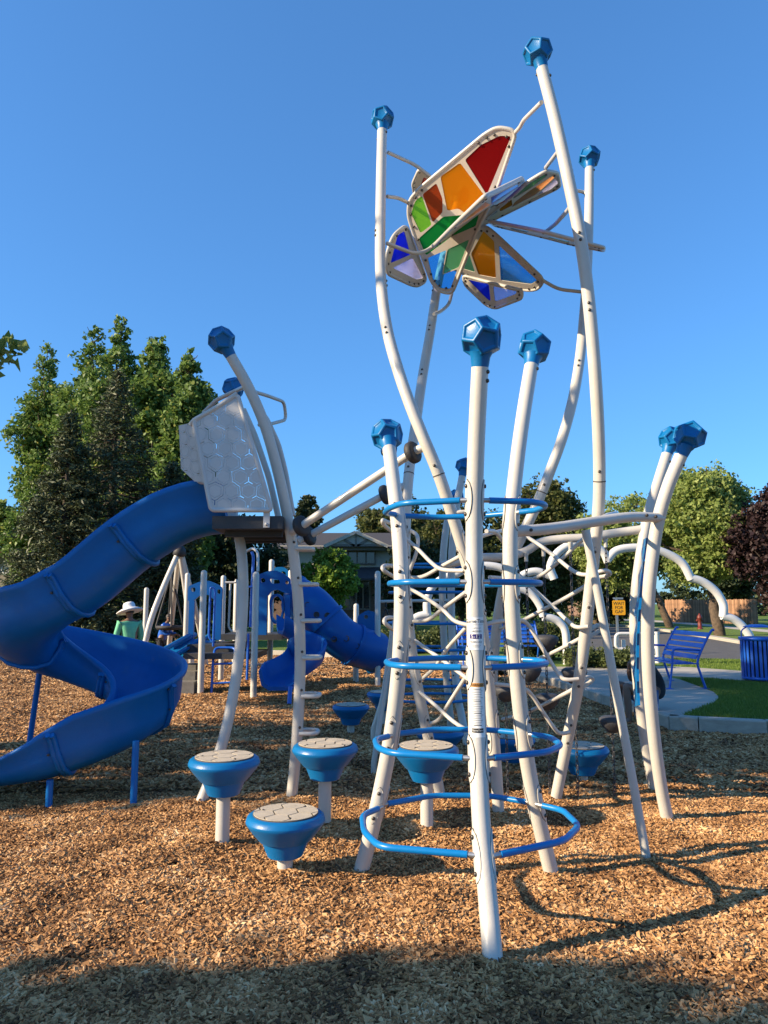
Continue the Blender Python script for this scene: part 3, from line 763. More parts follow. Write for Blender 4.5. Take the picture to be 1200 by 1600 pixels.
m_ = MB(); m_.add([(xx(908, Y3), Y3 - .5, zy(934, Y3)), (xx(1006, Y3), Y3 - .5, zy(934, Y3)), (xx(990, Y3), Y3 + 4, zy(914, Y3)), (xx(925, Y3), Y3 + 4, zy(914, Y3)), (xx(908, Y3), Y3 + 8.5, zy(934, Y3)), (xx(1006, Y3), Y3 + 8.5, zy(934, Y3))], [(0, 1, 2, 3), (4, 3, 2, 5), (0, 3, 4), (1, 5, 2)]); m_.build('roof', M_redroof, h3)

fn = thing('wooden_fence', P(1110, 968, 48), 'tall brown wooden board fence beyond the road', 'fence'); fn.location.z = RIM
fa, fb = P(1040, 960, 57), P(1184, 960, 51)
nb = 110; d = (fb - fa) / nb; wd = d.length * .90
for i in range(nb):
    c = fa + d * (i + .5); c.y += random.uniform(-.02, .02); hh = 1.70 + random.uniform(-.03, .03)
    if i == 0:
        m_ = MB(); m_.box((0, 0, 0), (wd, .03, 1)); pick = m_.mesh('board', M_wood)
    o = link('board', pick, fn, Matrix.Translation((c.x, c.y, RIM + hh / 2)) @ Matrix.Rotation(atan2(d.y, d.x) + random.uniform(-.02, .02), 4, 'Z') @ Matrix.Diagonal((1, 1, hh, 1)))
for z in (.5, 1.4):
    m_ = MB(); m_.beam(fa + Vector((.03, .06, RIM + z - fa.z)), fb + Vector((.03, .06, RIM + z - fb.z)), .05, .1); m_.build('rail', M_wood, fn)

# ------------------------------------------------------------------ climbing structure
PR = .044
def ball_mesh():
    phi = (1 + 5 ** .5) / 2; bm_ = bmesh.new()
    for a in (-1, 1):
        for b in (-1, 1):
            for c in (-1, 1): bm_.verts.new((a, b, c))
            bm_.verts.new((0, a / phi, b * phi)); bm_.verts.new((a / phi, b * phi, 0)); bm_.verts.new((a * phi, 0, b / phi))
    bmesh.ops.convex_hull(bm_, input=bm_.verts)
    bmesh.ops.dissolve_limit(bm_, angle_limit=.05, verts=bm_.verts, edges=bm_.edges)
    bmesh.ops.scale(bm_, vec=Vector((1, 1, 1)) * (.115 / sqrt(3)), verts=bm_.verts)
    bmesh.ops.rotate(bm_, cent=(0, 0, 0), matrix=Matrix.Rotation(radians(31.7), 3, 'X'), verts=bm_.verts)
    low = min(bm_.faces, key=lambda f: f.calc_center_median().z)
    fs = [f for f in bm_.faces if f is not low]
    bmesh.ops.inset_individual(bm_, faces=fs, thickness=.016, depth=0)
    bmesh.ops.inset_individual(bm_, faces=fs, thickness=.006, depth=-.010)
    bm_.normal_update()
    me = bpy.data.meshes.new('ball_cap'); bm_.to_mesh(me); bm_.free()
    bv = MB(); bv.lathe([(PR - .004, -.165), (PR + .002, -.135), (PR + .006, -.10), (.062, -.075)], (0, 0, 0), 20)
    o = len(me.vertices)
    vs_ = [tuple(v.co) for v in me.vertices] + bv.v; fs_ = [tuple(p.vertices) for p in me.polygons] + [tuple(i + o for i in f) for f in bv.f]
    me2 = bpy.data.meshes.new('ball_cap'); me2.from_pydata(vs_, [], fs_)
    sm = [False] * len(me.polygons) + bv.sm
    me2.polygons.foreach_set('use_smooth', sm); me2.materials.append(M_blue)
    bm_ = bmesh.new(); bm_.from_mesh(me2)
    eds = [e for e in bm_.edges if len(e.link_faces) == 2 and e.calc_face_angle(0) > .5]
    bmesh.ops.bevel(bm_, geom=eds, offset=.004, segments=2, affect='EDGES', profile=.5)
    for f in bm_.faces: f.smooth = True
    bm_.to_mesh(me2); bm_.free()
    return me2
BALL = ball_mesh()
bm0 = MB(); bm0.lathe([(.0, -.004), (.011, -.004), (.011, .003), (.008, .007), (0, .008)], (0, 0, 0), 8); BOLT = bm0.mesh('bolt', M_steel)

class Post:
    def __init__(s, root, pts, r=PR, ball=True, name='post', material=None, nsub=6):
        s.c = spline(pts, nsub); s.r = r
        m_ = MB(); m_.tube([s.c[0] - Vector((0, 0, .12))] + s.c, r, 20)
        s.o = m_.build(name, material or M_white, root)
        if ball:
            d = (s.c[-1] - s.c[-3]).normalized()
            q = d.to_track_quat('Z', 'Y').to_matrix().to_4x4()
            M = Matrix.Translation(s.c[-1] + d * .150) @ q @ Matrix.Rotation(random.uniform(0, 2 * pi), 4, 'Z')
            link('ball_cap', BALL, s.o, M)
            for k in (.03, .075): s.bolt(s.c[-1] - d * k, s.side(random.choice((1.2, 2.6, -.6)), s.c[-1]))
    def side(s, a, p): return Vector((cos(a), sin(a), 0))
    def at(s, z):
        for a, b in zip(s.c[:-1], s.c[1:]):
            if (a.z - z) * (b.z - z) <= 0 and a.z != b.z: return a.lerp(b, (z - a.z) / (b.z - a.z))
        return s.c[-1].copy() if z > s.c[-1].z else s.c[0].copy()
    def tan(s, z):
        return (s.at(z + .05) - s.at(z - .05)).normalized()
    def bolt(s, p, n):
        t = n.normalized()
        link('bolt', BOLT, s.o, Matrix.Translation(p + t * (s.r + .002)) @ t.to_track_quat('Z', 'Y').to_matrix().to_4x4())
    def plate(s, z, ang, hgt=.105, half=.62):
        """lens-shaped clamp plate hugging the post at height z, facing angle ang, with two bolts"""
        m_ = MB(); n = 10; vs_ = []; fs = []
        for i in range(n + 1):
            t = -1 + 2 * i / n; zz = z + t * hgt; p = s.at(zz); w = half * sqrt(max(0, 1 - t * t)) ** 1.0 + .03
            for rr in (s.r + .0055, s.r - .004):
                for k in range(7):
                    a = ang + w * (-1 + 2 * k / 6)
                    vs_.append(p + Vector((cos(a) * rr, sin(a) * rr, 0)))
        for i in range(n):
            for k in range(6):
                a = i * 14 + k; b = a + 14
                fs.append((a, a + 1, b + 1, b))
            for k in (0, 6):
                a = i * 14 + k; b = a + 14
                fs.append((a, b, b + 7, a + 7))
        m_.add(vs_, fs, True)
        cp = m_.build('clamp_plate', M_white, s.o)
        m_ = MB(); loop = []
        for sd in (-1, 1):
            for i in range(n + 1):
                t = (-1 + 2 * i / n) * -sd; p = s.at(z + t * (hgt + .002)); w = half * sqrt(max(0, 1 - t * t)) + .045; a = ang + w * sd
                loop.append(p + Vector((cos(a), sin(a), 0)) * (s.r + .0005))
        m_.tube(loop, .0014, 5, closed=True); m_.build('plate_joint', M_gap, cp)
        for t in (-.68, .68): s.bolt(s.at(z + t * hgt) + Vector((cos(ang), sin(ang), 0)) * .004, Vector((cos(ang), sin(ang), 0)))

def zipY(px, ys): return PL([(a, b, y) for (a, b), y in zip(px, ys)])

CS = thing('climbing_structure', (.5, 4.6, 0), 'white and blue climbing tower of curved posts with blue rings and ball tops', 'climber')
pC = Post(CS, zipY([(772, 1522), (762, 1400), (753, 1300), (747, 1180), (744, 1060), (742, 940), (741, 820), (744, 700), (750, 574)], [3.319, 3.46, 3.56, 3.66, 3.72, 3.74, 3.74, 3.70, 3.62]))
pA = Post(CS, zipY([(563, 1366), (580, 1300), (596, 1230), (611, 1150), (622, 1060), (627, 980), (627, 900), (622, 820), (613, 740), (608, 702)], [4.47, 4.42, 4.36, 4.30, 4.25, 4.22, 4.24, 4.35, 4.58, 4.72]))
pB = Post(CS, zipY([(861, 1362), (846, 1300), (831, 1230), (818, 1150), (808, 1060), (802, 980), (798, 900), (798, 820), (808, 720), (819, 640), (830, 572)], [4.51, 4.46, 4.40, 4.33, 4.28, 4.25, 4.24, 4.25, 4.32, 4.40, 4.5]))
pT1 = Post(CS, zipY([(779, 1272), (775, 1200), (768, 1110), (757, 1010), (744, 930), (724, 860), (702, 790), (683, 735), (660, 680), (640, 630), (622, 578), (606, 520), (597, 460), (594, 400), (595, 300), (597, 205)], [5.694, 5.66, 5.58, 5.48, 5.4, 5.33, 5.27, 5.23, 5.22, 5.25, 5.32, 5.45, 5.62, 5.78, 5.95, 6.1]))
pT2 = Post(CS, zipY([(868, 1250), (878, 1200), (890, 1140), (902, 1080), (912, 1010), (921, 930), (930, 850), (936, 780), (936, 700), (931, 600), (921, 480), (908, 380), (888, 280), (868, 190), (847, 108)], [6.089, 6.0, 5.88, 5.75, 5.6, 5.48, 5.38, 5.3, 5.2, 5.08, 5.0, 4.96, 4.95, 4.97, 5.0]))
pT3 = Post(CS, zipY([(768, 1226), (768, 1120), (772, 1020), (782, 940), (797, 880), (815, 838), (838, 790), (860, 735), (880, 680), (896, 620), (906, 560), (912, 500), (917, 430), (920, 350), (921, 264)], [6.6, 6.5, 6.4, 6.3, 6.22, 6.16, 6.1, 6.08, 6.1, 6.15, 6.25, 6.38, 6.52, 6.66, 6.8]))
pT4 = Post(CS, zipY([(688, 1243), (675, 1180), (660, 1110), (648, 1050), (640, 990), (634, 920), (633, 850), (635, 790), (640, 730), (650, 660), (660, 590), (672, 520), (683, 450), (696, 390), (714, 320)], [6.226, 6.17, 6.1, 6.06, 6.03, 6.0, 6.02, 6.06, 6.14, 6.28, 6.46, 6.68, 6.95, 7.2, 7.45]))
pE1 = Post(CS, zipY([(1043, 1282), (1033, 1230), (1022, 1150), (1014, 1060), (1012, 980), (1016, 900), (1027, 820), (1044, 760), (1064, 712)], [5.532, 5.47, 5.36, 5.26, 5.18, 5.1, 5.05, 5.0, 4.97]))
pE2 = Post(CS, zipY([(1024, 1242), (1014, 1190), (1003, 1120), (995, 1040), (992, 960), (998, 890), (1012, 810), (1028, 755), (1042, 710)], [6.246, 6.2, 6.15, 6.1, 6.06, 6.05, 6.05, 6.08, 6.12]))
pS = Post(CS, zipY([(1010, 1340), (985, 1200), (957, 1050), (935, 930), (922, 865), (915, 828)], [4.752, 4.72, 4.7, 4.68, 4.66, 4.65]), .027, False, 'strut')

# blue rings
ringplan = {
 'AC': [(-.035, 4.28), (-.118, 4.15), (-.100, 3.86), (-.02, 3.68), (.395, 3.50)],
 'CB': [(.51, 3.505), (.87, 3.72), (1.005, 3.96), (.99, 4.25), (.90, 4.34)],
 'BA': [(.82, 4.42), (.63, 4.56), (.29, 4.565), (.02, 4.38)]}
RZ = [.414, .815, 1.235, 1.659, 2.073]
def aff(src, dst):
    S = Matrix([[src[k][i] for k in range(3)] for i in range(2)] + [[1, 1, 1]]); D = Matrix([[dst[k][i] for k in range(3)] for i in range(2)] + [[1, 1, 1]])
    return D @ S.inverted()
src = [pA.at(RZ[0]), pB.at(RZ[0]), pC.at(RZ[0])]
for z in RZ:
    Mx = aff(src, [pA.at(z), pB.at(z), pC.at(z)])
    sh = sum((p.at(z) for p in (pA, pB, pC)), Vector()) / 3
    grow = 1.0 + .05 * (z > .5)
    for key, pl in ringplan.items():
        pts = []
        for x, y in pl:
            w = Mx @ Vector((x, y, 1)); pts.append(Vector((sh.x + (w.x - sh.x) * grow, sh.y + (w.y - sh.y) * grow, z)))
        cc = pC.at(z)
        if key == 'AC': pts[-1] = Vector((cc.x - .075, cc.y - .004, z)); pts[-2].y = min(pts[-2].y, cc.y + .10)
        if key == 'CB': pts[0] = Vector((cc.x + .075, cc.y - .004, z))
        m_ = MB(); m_.tube(rounded(pts, .075, 6), .0165, 12); ro = m_.build('ring_rail', M_bluepaint, CS)
        m_ = MB()
        for e, q in ((pts[0], pts[1]), (pts[-1], pts[-2])):
            dd = (e - q).normalized(); m_.tube([e - dd * .002, e + dd * .045], .0125, 10)
        m_.build('rail_end', M_galv, ro)
    pC.plate(z, radians(-160), .105, .75); pC.plate(z, radians(-10)); pA.plate(z, radians(-100)); pB.plate(z, radians(-38)); 
    pA.plate(z, radians(10)); pB.plate(z, radians(170))
for z in (.55, 1.0, 1.45, 1.85):
    pT2.plate(z, radians(-100)); pT1.plate(z, radians(-160)); pT4.plate(z, radians(-60)); pT1.plate(z + .12, radians(-30))
for p in (pT1, pT2, pT3, pT4):
    for z in (3.6, 4.1, 4.6):
        q = p.at(z); a = random.choice((.3, -1.9, -2.6)); p.bolt(q, Vector((cos(a), sin(a), 0))); p.bolt(p.at(z + .05), Vector((cos(a), sin(a), 0)))
# splice collars on the tall posts
for p, z in ((pT1, P(690, 742, 5.23).z), (pT2, P(937, 752, 5.27).z), (pT3, P(850, 770, 6.1).z), (pT4, P(640, 740, 6.1).z)):
    t = p.tan(z); c = p.at(z); m_ = MB(); m_.tube([c - t * .004, c + t * .004], PR + .0015, 20); m_.build('splice_seam', M_gap, p.o)
    p.bolt(p.at(z + .06), Vector((-.3, -1, 0)))
# wavy rungs of the side nets
def rung(pts, r=.0155, name='climbing_rung'):
    m_ = MB(); m_.tube(spline(PL(pts), 6), r, 10); return m_.build(name, M_white, CS)
for pts in (
    [(630, 838, 5.9), (652, 857, 5.75), (675, 880, 5.6), (692, 890, 5.5), (728, 892, 5.35)],
    [(634, 902, 6.0), (660, 901, 5.85), (692, 884, 5.65), (728, 864, 5.38)],
    [(636, 917, 6.0), (665, 934, 5.8), (692, 953, 5.6), (712, 971, 5.5), (742, 979, 5.42)],
    [(636, 970, 6.05), (667, 969, 5.85), (695, 949, 5.65), (742, 915, 5.4)],
    [(640, 995, 6.05), (668, 1015, 5.9), (695, 1034, 5.7), (735, 1064, 5.5)],
    [(655, 1065, 6.08), (680, 1042, 5.9), (700, 1012, 5.7), (742, 966, 5.45)],
    [(645, 1072, 6.1), (680, 1102, 5.9), (715, 1132, 5.7), (765, 1158, 5.6)],
    [(668, 1132, 6.12), (686, 1124, 6.0), (702, 1098, 5.8), (752, 1020, 5.5)],
    [(640, 828, 6.03), (652, 838, 5.9), (651, 862, 5.85), (640, 892, 5.9)],
    [(622, 820, 5.8), (606, 816, 5.6), (598, 813, 5.4), (603, 823, 5.5), (632, 846, 5.95)],
    [(633, 889, 6.0), (612, 884, 5.8), (599, 885, 5.6), (602, 893, 5.55), (633, 911, 5.95)],
    [(634, 969, 6.02), (614, 965, 5.8), (602, 967, 5.6), (605, 977, 5.55), (640, 1000, 6.0)],
    # right hand net
    [(822, 838, 6.1), (845, 853, 5.95), (870, 872, 5.8), (897, 893, 5.55), (917, 898, 5.45), (942, 892, 5.35), (952, 894, 5.4), (950, 899, 5.5), (932, 903, 5.55)],
    [(926, 836, 5.5), (912, 842, 5.55), (890, 862, 5.7), (870, 880, 5.85), (845, 899, 6.0), (823, 905, 6.1), (765, 902, 5.6)],
    [(797, 884, 6.2), (825, 912, 6.05), (865, 949, 5.8), (890, 973, 5.6), (902, 980, 5.5), (919, 979, 5.46)],
    [(922, 911, 5.55), (888, 932, 5.7), (850, 952, 5.9), (815, 970, 6.1), (782, 982, 6.3)],
    [(757, 976, 5.46), (780, 971, 5.5), (808, 969, 5.6), (823, 974, 5.65), (838, 996, 5.65), (858, 1030, 5.65), (875, 1056, 5.62), (886, 1062, 5.6), (904, 1061, 5.6)],
    [(921, 990, 5.65), (885, 1009, 5.8), (850, 1026, 6.0), (800, 1046, 6.3)],
    [(772, 1069, 5.55), (795, 1071, 5.6), (818, 1076, 5.65), (831, 1086, 5.7), (850, 1115, 5.75), (867, 1139, 5.78), (876, 1146, 5.8), (890, 1144, 5.82)],
    [(908, 1070, 5.75), (875, 1088, 5.9), (823, 1113, 6.2), (785, 1124, 6.4)],
    [(905, 1066, 5.72), (918, 1058, 5.8), (926, 1062, 5.85), (910, 1074, 5.8)],
    [(920, 985, 5.6), (934, 977, 5.68), (938, 984, 5.72), (920, 996, 5.7)],
    [(760, 830, 5.3), (775, 832, 5.6), (790, 852, 6.1)], [(742, 842, 5.38), (765, 834, 5.7), (800, 826, 6.1)],
    [(744, 800, 5.25), (720, 800, 5.25), (706, 802, 5.27)]):
    rung(pts)
def wbeam(pts, r, name='overhead_beam'):
    m_ = MB(); m_.tube(spline(PL(pts), 6), r, 16); return m_.build(name, M_white, CS)
b1 = wbeam([(800, 830, 4.3), (840, 828, 4.42), (880, 823, 4.56), (930, 815, 4.72), (985, 808, 4.88), (1034, 809, 5.04)], .034)
b2 = wbeam([(690, 884, 6.1), (745, 872, 6.12), (790, 870, 6.14), (822, 861, 6.16), (846, 847, 6.16), (880, 842, 6.14), (915, 840, 6.12), (960, 833, 6.1), (1004, 827, 6.06)], .036)
m_ = MB(); m_.tube(PL([(935, 812, 4.74), (950, 805, 5.1), (962, 802, 5.5)]), .017, 10); m_.build('brace', M_white, CS)
for (x, y, Y) in ((828, 829, 4.35), (1022, 808, 4.98), (1008, 806, 4.94)):
    p = P(x, y, Y); link('bolt', BOLT, b1, Matrix.Translation(p + Vector((0, -.036, 0))) @ Vector((0, -1, 0)).to_track_quat('Z', 'Y').to_matrix().to_4x4())
# blue climbing panel between the right hand posts (seen nearly edge on)
jag = []
for i in range(15):
    t = i / 14; px = 1012 - 14 * sin(t * 2.2) ** 1 - 2 * t; py = 840 + 262 * t
    a = P(px, py, 5.42 + .06 * (i % 2)); b = P(px - 5 - 2 * sin(i * 2.4), py + 3, 5.95 - .05 * ((i + 1) % 2))
    jag.append((a, b))
m_ = MB()
for (a, b), (c, d) in zip(jag[:-1], jag[1:]): m_.prism([a, b, d, c], (.018, 0, 0))
m_.build('climbing_panel', M_blue, CS)
# climbing tubes from the slide platform, with round rubber grips
for A_, B_, sA, sB in (((471, 822, 5.75), (645, 707, 5.28), (452, 834, 5.9), (667, 697, 5.23)), ((483, 837, 6.1), (602, 773, 6.05), (462, 846, 6.0), (634, 758, 6.1))):
    a, b = P(*A_), P(*B_); d = (b - a).normalized()
    m_ = MB(); m_.tube(spline([P(*sA), a - d * .03, a + d * .06], 5)[:-1] + [a + d * .06, b - d * .05, b + d * .02] + [P(*sB)], .031, 14); tb = m_.build('climbing_tube', M_white, CS)
    for c in (a, b):
        m_ = MB(); m_.lathe([(.03, -.03), (.07, -.03), (.082, -.018), (.084, 0), (.082, .018), (.07, .03), (.03, .03)], c, 24, d + Vector((.25, -.35, -.1))); m_.build('rubber_grip', M_rubber, tb)

# stickers with lettering wrapped around the front post
def text_mesh(body, size, align='CENTER'):
    cu = bpy.data.curves.new('t', 'FONT'); cu.body = body; cu.size = size; cu.align_x = align; cu.align_y = 'CENTER'; cu.extrude = 0
    o = bpy.data.objects.new('t', cu); COL.objects.link(o)
    dg = bpy.context.evaluated_depsgraph_get(); me = bpy.data.meshes.new_from_object(o.evaluated_get(dg))
    v = [tuple(x.co) for x in me.vertices]; f = [tuple(p.vertices) for p in me.polygons]
    bpy.data.objects.remove(o); bpy.data.curves.remove(cu); bpy.data.meshes.remove(me)
    return v, f
def wrapped(post, z, a0, rr):
    def f(x, y):
        p = post.at(z + y); a = a0 + x / post.r
        return p + Vector((cos(a) * (post.r + rr), sin(a) * (post.r + rr), 0))
    return f
AC = atan2(-pC.at(1.4).y, -pC.at(1.4).x) + .05
zC = lambda y: P(745, y, 3.73).z
def sticker(z0, z1, w, m, name, rr=.0012):
    f = wrapped(pC, 0, AC, rr); m_ = MB(); nx, ny = 14, 10
    vs_ = [f(-w / 2 + w * i / nx, z0 + (z1 - z0) * j / ny) for j in range(ny + 1) for i in range(nx + 1)]
    fs = [(j * (nx + 1) + i, j * (nx + 1) + i + 1, (j + 1) * (nx + 1) + i + 1, (j + 1) * (nx + 1) + i) for j in range(ny) for i in range(nx)]
    m_.add(vs_, fs, True); return m_.build(name, m, pC.o)
def print_text(body, size, z, m, rr=.0026, xo=0.0, sx=1.0):
    v, fs = text_mesh(body, size); f = wrapped(pC, z, AC, rr)
    m_ = MB(); m_.add([f(x * sx + xo, y) for x, y, _ in v], fs); return m_.build('lettering', m, pC.o)
def hline(z, w, t, m, rr=.0022, xo=0):
    f = wrapped(pC, z, AC, rr); m_ = MB(); n = 10
    vs_ = [f(xo - w / 2 + w * i / n, j * t) for j in (0, 1) for i in range(n + 1)]
    m_.add(vs_, [(i, i + 1, n + 2 + i, n + 1 + i) for i in range(n)]); return m_
sticker(zC(1015), zC(963), .086, M_stick, 'age_sticker')
print_text('GameTime', .026, zC(970.5), M_black)
hline(zC(963.8), .084, .001, M_black).build('print_line', M_black, pC.o); hline(zC(976), .084, .001, M_black).build('print_line', M_black, pC.o)
print_text('SUGGESTED FOR', .0065, zC(981), M_black); print_text('CHILDREN', .012, zC(986), M_black)
sticker(zC(997.5), zC(990.5), .062, M_navy, 'print_block', .002)
print_text('5-12', .026, zC(994.2), M_stick, .003)
print_text('YEARS OLD', .012, zC(1002.5), M_black); print_text('ADULT SUPERVISION', .005, zC(1007.5), M_black); print_text('RECOMMENDED', .005, zC(1010), M_black)
sticker(zC(1147), zC(1065), .080, M_stick, 'warning_sticker')
sticker(zC(1071.5), zC(1065.3), .074, M_orange, 'print_block', .002)
print_text('WARNING', .0165, zC(1068.5), M_black, .003)
m_ = MB(); yy = 1075; k = 0
while yy < 1132:
    w = random.uniform(.045, .062) if k % 7 else .04
    q = hline(zC(yy), w, .0017 if k % 7 else .0032, M_black, xo=-(.062 - w) / 2 if k % 7 else 0); m_.add(q.v, q.f); yy += 2.6; k += 1
m_.build('print_line', M_black, pC.o)
sticker(zC(1140), zC(1133.5), .058, M_black, 'print_block', .002); print_text('GameTime', .012, zC(1136.7), M_stick, .003)

# ------------------------------------------------------------------ butterfly of coloured panes
BF = thing('butterfly_canopy', P(757, 352, 6.3), 'butterfly of coloured translucent panes hung between the tall posts', 'sculpture')
def plane_of(c3):
    a, b, c = (P(*q) for q in c3); n = (b - a).cross(c - a).normalized(); return a, n
def onplane(pl, px, py):
    a, n = pl; o = Vector((0, 0, EYE)); r = ray(px, py); t = (a - o).dot(n) / r.dot(n); return o + r * t
C1 = lambda q: (560 + q[0] / 3, 40 + q[1] / 3)
def fill2d(polys3, pl, thick, name, m, parent):
    a, n = pl; ux = n.orthogonal().normalized(); uy = n.cross(ux)
    cu = bpy.data.curves.new(name, 'CURVE'); cu.dimensions = '2D'; cu.fill_mode = 'BOTH'; cu.extrude = thick / 2
    for pl3 in polys3:
        sp = cu.splines.new('POLY'); sp.points.add(len(pl3) - 1); sp.use_cyclic_u = True
        for i, p in enumerate(pl3):
            d = p - a; sp.points[i].co = (d.dot(ux), d.dot(uy), 0, 1)
    tmp = bpy.data.objects.new('tmp', cu); COL.objects.link(tmp)
    dg = bpy.context.evaluated_depsgraph_get(); me = bpy.data.meshes.new_from_object(tmp.evaluated_get(dg))
    bpy.data.objects.remove(tmp); bpy.data.curves.remove(cu)
    M = Matrix((ux, uy, n)).transposed().to_4x4(); M.translation = a
    me.transform(M); me.materials.clear(); me.materials.append(m)
    for p in me.polygons: p.material_index = 0
    return link(name, me, parent)
def wing(outline, c3, panes, tube=True, rnd=.08):
    pl = plane_of(c3); n = pl[1]
    out = rounded([onplane(pl, *C1(q)) for q in outline], rnd, 5, True)
    holes = []
    for p in panes:
        hp = [onplane(pl, *C1(q)) for q in p[1]]; hc = sum(hp, Vector()) / len(hp)
        holes.append(rounded([hc + (q - hc) * 1.05 for q in hp], .02, 3, True))
    fr = fill2d([out] + holes, pl, .014, 'wing', M_wingframe, BF)
    for (c, _), hl in zip(panes, holes):
        ce = sum(hl, Vector()) / len(hl)
        m_ = MB(); m_.prism([ce + (p - ce) * 1.008 for p in hl], n * .006); m_.build('pane', PANE[c], fr)
    if tube:
        m_ = MB(); m_.tube(out, .017, 8, closed=True); m_.build('edge_tube', M_white, fr)
    # bolts round the edge
    ce = sum(out, Vector()) / len(out); m_ = MB()
    sg = -1 if n.dot(ce - Vector((0, 0, EYE))) > 0 else 1
    for i in range(0, len(out), 4):
        p = out[i].lerp(ce, .07); m_.lathe([(.011, 0), (.011, .008), (.006, .012), (0, .012)], p + n * sg * .006, 8, n * sg)
    m_.build('bolt_row', M_steel, fr)
    return fr
W1p = [(805, 204, 5.55), (640, 318, 6.25), (703, 456, 6.65)]
wing([(745, 492), (650, 476), (590, 510), (285, 765), (238, 820), (232, 890), (262, 985), (312, 1120), (345, 1205), (380, 1245), (438, 1258), (560, 950), (650, 770)], W1p, [
    ('red', [(505, 628), (575, 562), (660, 520), (712, 522), (603, 785)]),
    ('orange', [(390, 712), (478, 650), (590, 800), (560, 880), (500, 875), (470, 855), (420, 865)]),
    ('lime', [(250, 880), (268, 825), (298, 800), (342, 930), (292, 968)]),
    ('brown', [(304, 793), (366, 742), (394, 812), (394, 872), (350, 918)]),
    ('green', [(290, 996), (400, 898), (560, 884), (545, 940), (440, 985), (322, 1072)]),
    ('mint', [(420, 1050), (518, 1005), (470, 1130), (400, 1160)]),
    ('sky', [(328, 1092), (412, 1056), (394, 1166), (462, 1142), (430, 1230), (382, 1226), (352, 1190)])])
wing([(160, 985), (225, 932), (320, 1195), (280, 1222), (245, 1215), (132, 1162), (130, 1080)], [(613, 370, 6.35), (636, 350, 6.45), (655, 445, 6.9)], [
    ('blue', [(150, 1110), (182, 985), (212, 965), (240, 1072)]), ('lav', [(163, 1136), (252, 1090), (300, 1182), (268, 1188)])])
wing([(255, 740), (285, 672), (340, 705), (300, 800), (262, 790)], [(645, 290, 6.6), (672, 275, 6.5), (660, 305, 6.8)], [('red', [(292, 745), (305, 708), (322, 716), (300, 755)])], rnd=.05)
# near wing seen almost edge on
wing([(345, 1040), (440, 945), (590, 802), (765, 716), (778, 738), (720, 790), (590, 880), (505, 935), (440, 975)], [(675, 387, 6.2), (817, 280, 5.6), (757, 330, 6.45)], [
    ('peach', [(455, 945), (590, 826), (612, 838), (500, 915)]), ('blue', [(622, 800), (742, 742), (745, 756), (625, 832)])], rnd=.06)
wing([(520, 962), (590, 905), (720, 800), (790, 735), (878, 682), (935, 690), (945, 755), (800, 826), (640, 905)], [(735, 360, 6.5), (853, 267, 5.7), (874, 292, 6.2)], [
    ('mint', [(720, 800), (770, 752), (874, 694), (884, 700), (800, 762), (730, 806)]), ('peach', [(735, 822), (800, 772), (905, 704), (914, 712), (830, 788), (720, 846)]),
    ('lav', [(838, 792), (920, 718), (936, 735), (900, 765)]), ('red', [(760, 838), (850, 792), (920, 762), (800, 820)]), ('sky', [(590, 870), (640, 842), (650, 870), (602, 900)]), ('orange', [(655, 838), (715, 812), (720, 840), (664, 868)])], rnd=.06)
wing([(592, 938), (640, 975), (872, 1192), (842, 1236), (790, 1242), (500, 1168), (420, 1125), (392, 1080), (470, 1010)], [(757, 352, 6.35), (850, 438, 6.6), (692, 402, 7.1)], [
    ('orange', [(588, 966), (636, 1012), (644, 1176), (566, 1162), (532, 1068)]), ('sky', [(664, 1034), (835, 1190), (808, 1208), (672, 1190)]), ('mint', [(408, 1085), (500, 1010), (545, 1152), (440, 1120)])])
wing([(490, 1172), (768, 1242), (766, 1278), (640, 1326), (600, 1310), (500, 1215)], [(723, 430, 6.95), (816, 454, 6.6), (773, 481, 6.9)], [
    ('blue', [(518, 1192), (612, 1212), (620, 1290), (600, 1276)]), ('lav', [(634, 1222), (742, 1246), (736, 1258), (642, 1292)])])
# wing that shows only its edge, to the right rear
wing([(612, 916), (870, 966), (1150, 1040), (1150, 1054), (1000, 1024), (850, 985), (640, 935)], [(764, 346, 6.2), (943, 388, 6.0), (850, 374, 6.7)], [
    ('mint', [(720, 944), (800, 960), (790, 966), (715, 950)]), ('lime', [(900, 985), (990, 1008), (985, 1016), (895, 992)])], rnd=.04)
m_ = MB()
for pts in ([(800, 212, 5.6), (812, 200, 5.5), (818, 188, 5.4), (846, 160, 5.0)], [(606, 238, 6.05), (650, 258, 6.25), (672, 276, 6.4)], [(605, 307, 6.0), (622, 309, 6.1), (640, 318, 6.3)],
            [(604, 380, 5.85), (648, 397, 6.0), (668, 392, 6.1), (690, 372, 6.2)], [(852, 263, 5.75), (866, 245, 5.2), (876, 232, 4.97)], [(897, 297, 6.7), (912, 300, 6.75), (918, 305, 6.72)],
            [(850, 364, 6.3), (868, 350, 5.8), (886, 330, 5.2), (892, 322, 4.97)], [(848, 438, 6.6), (872, 452, 6.6), (908, 456, 6.5)], [(706, 458, 6.9), (702, 475, 6.85), (690, 486, 6.75), (678, 491, 6.62)], [(700, 420, 7.05), (690, 410, 7.0), (686, 440, 6.75)]):
    m_ = MB(); m_.tube(rounded(PL(pts), .08), .0165, 10); m_.build('support_arm', M_white, BF)

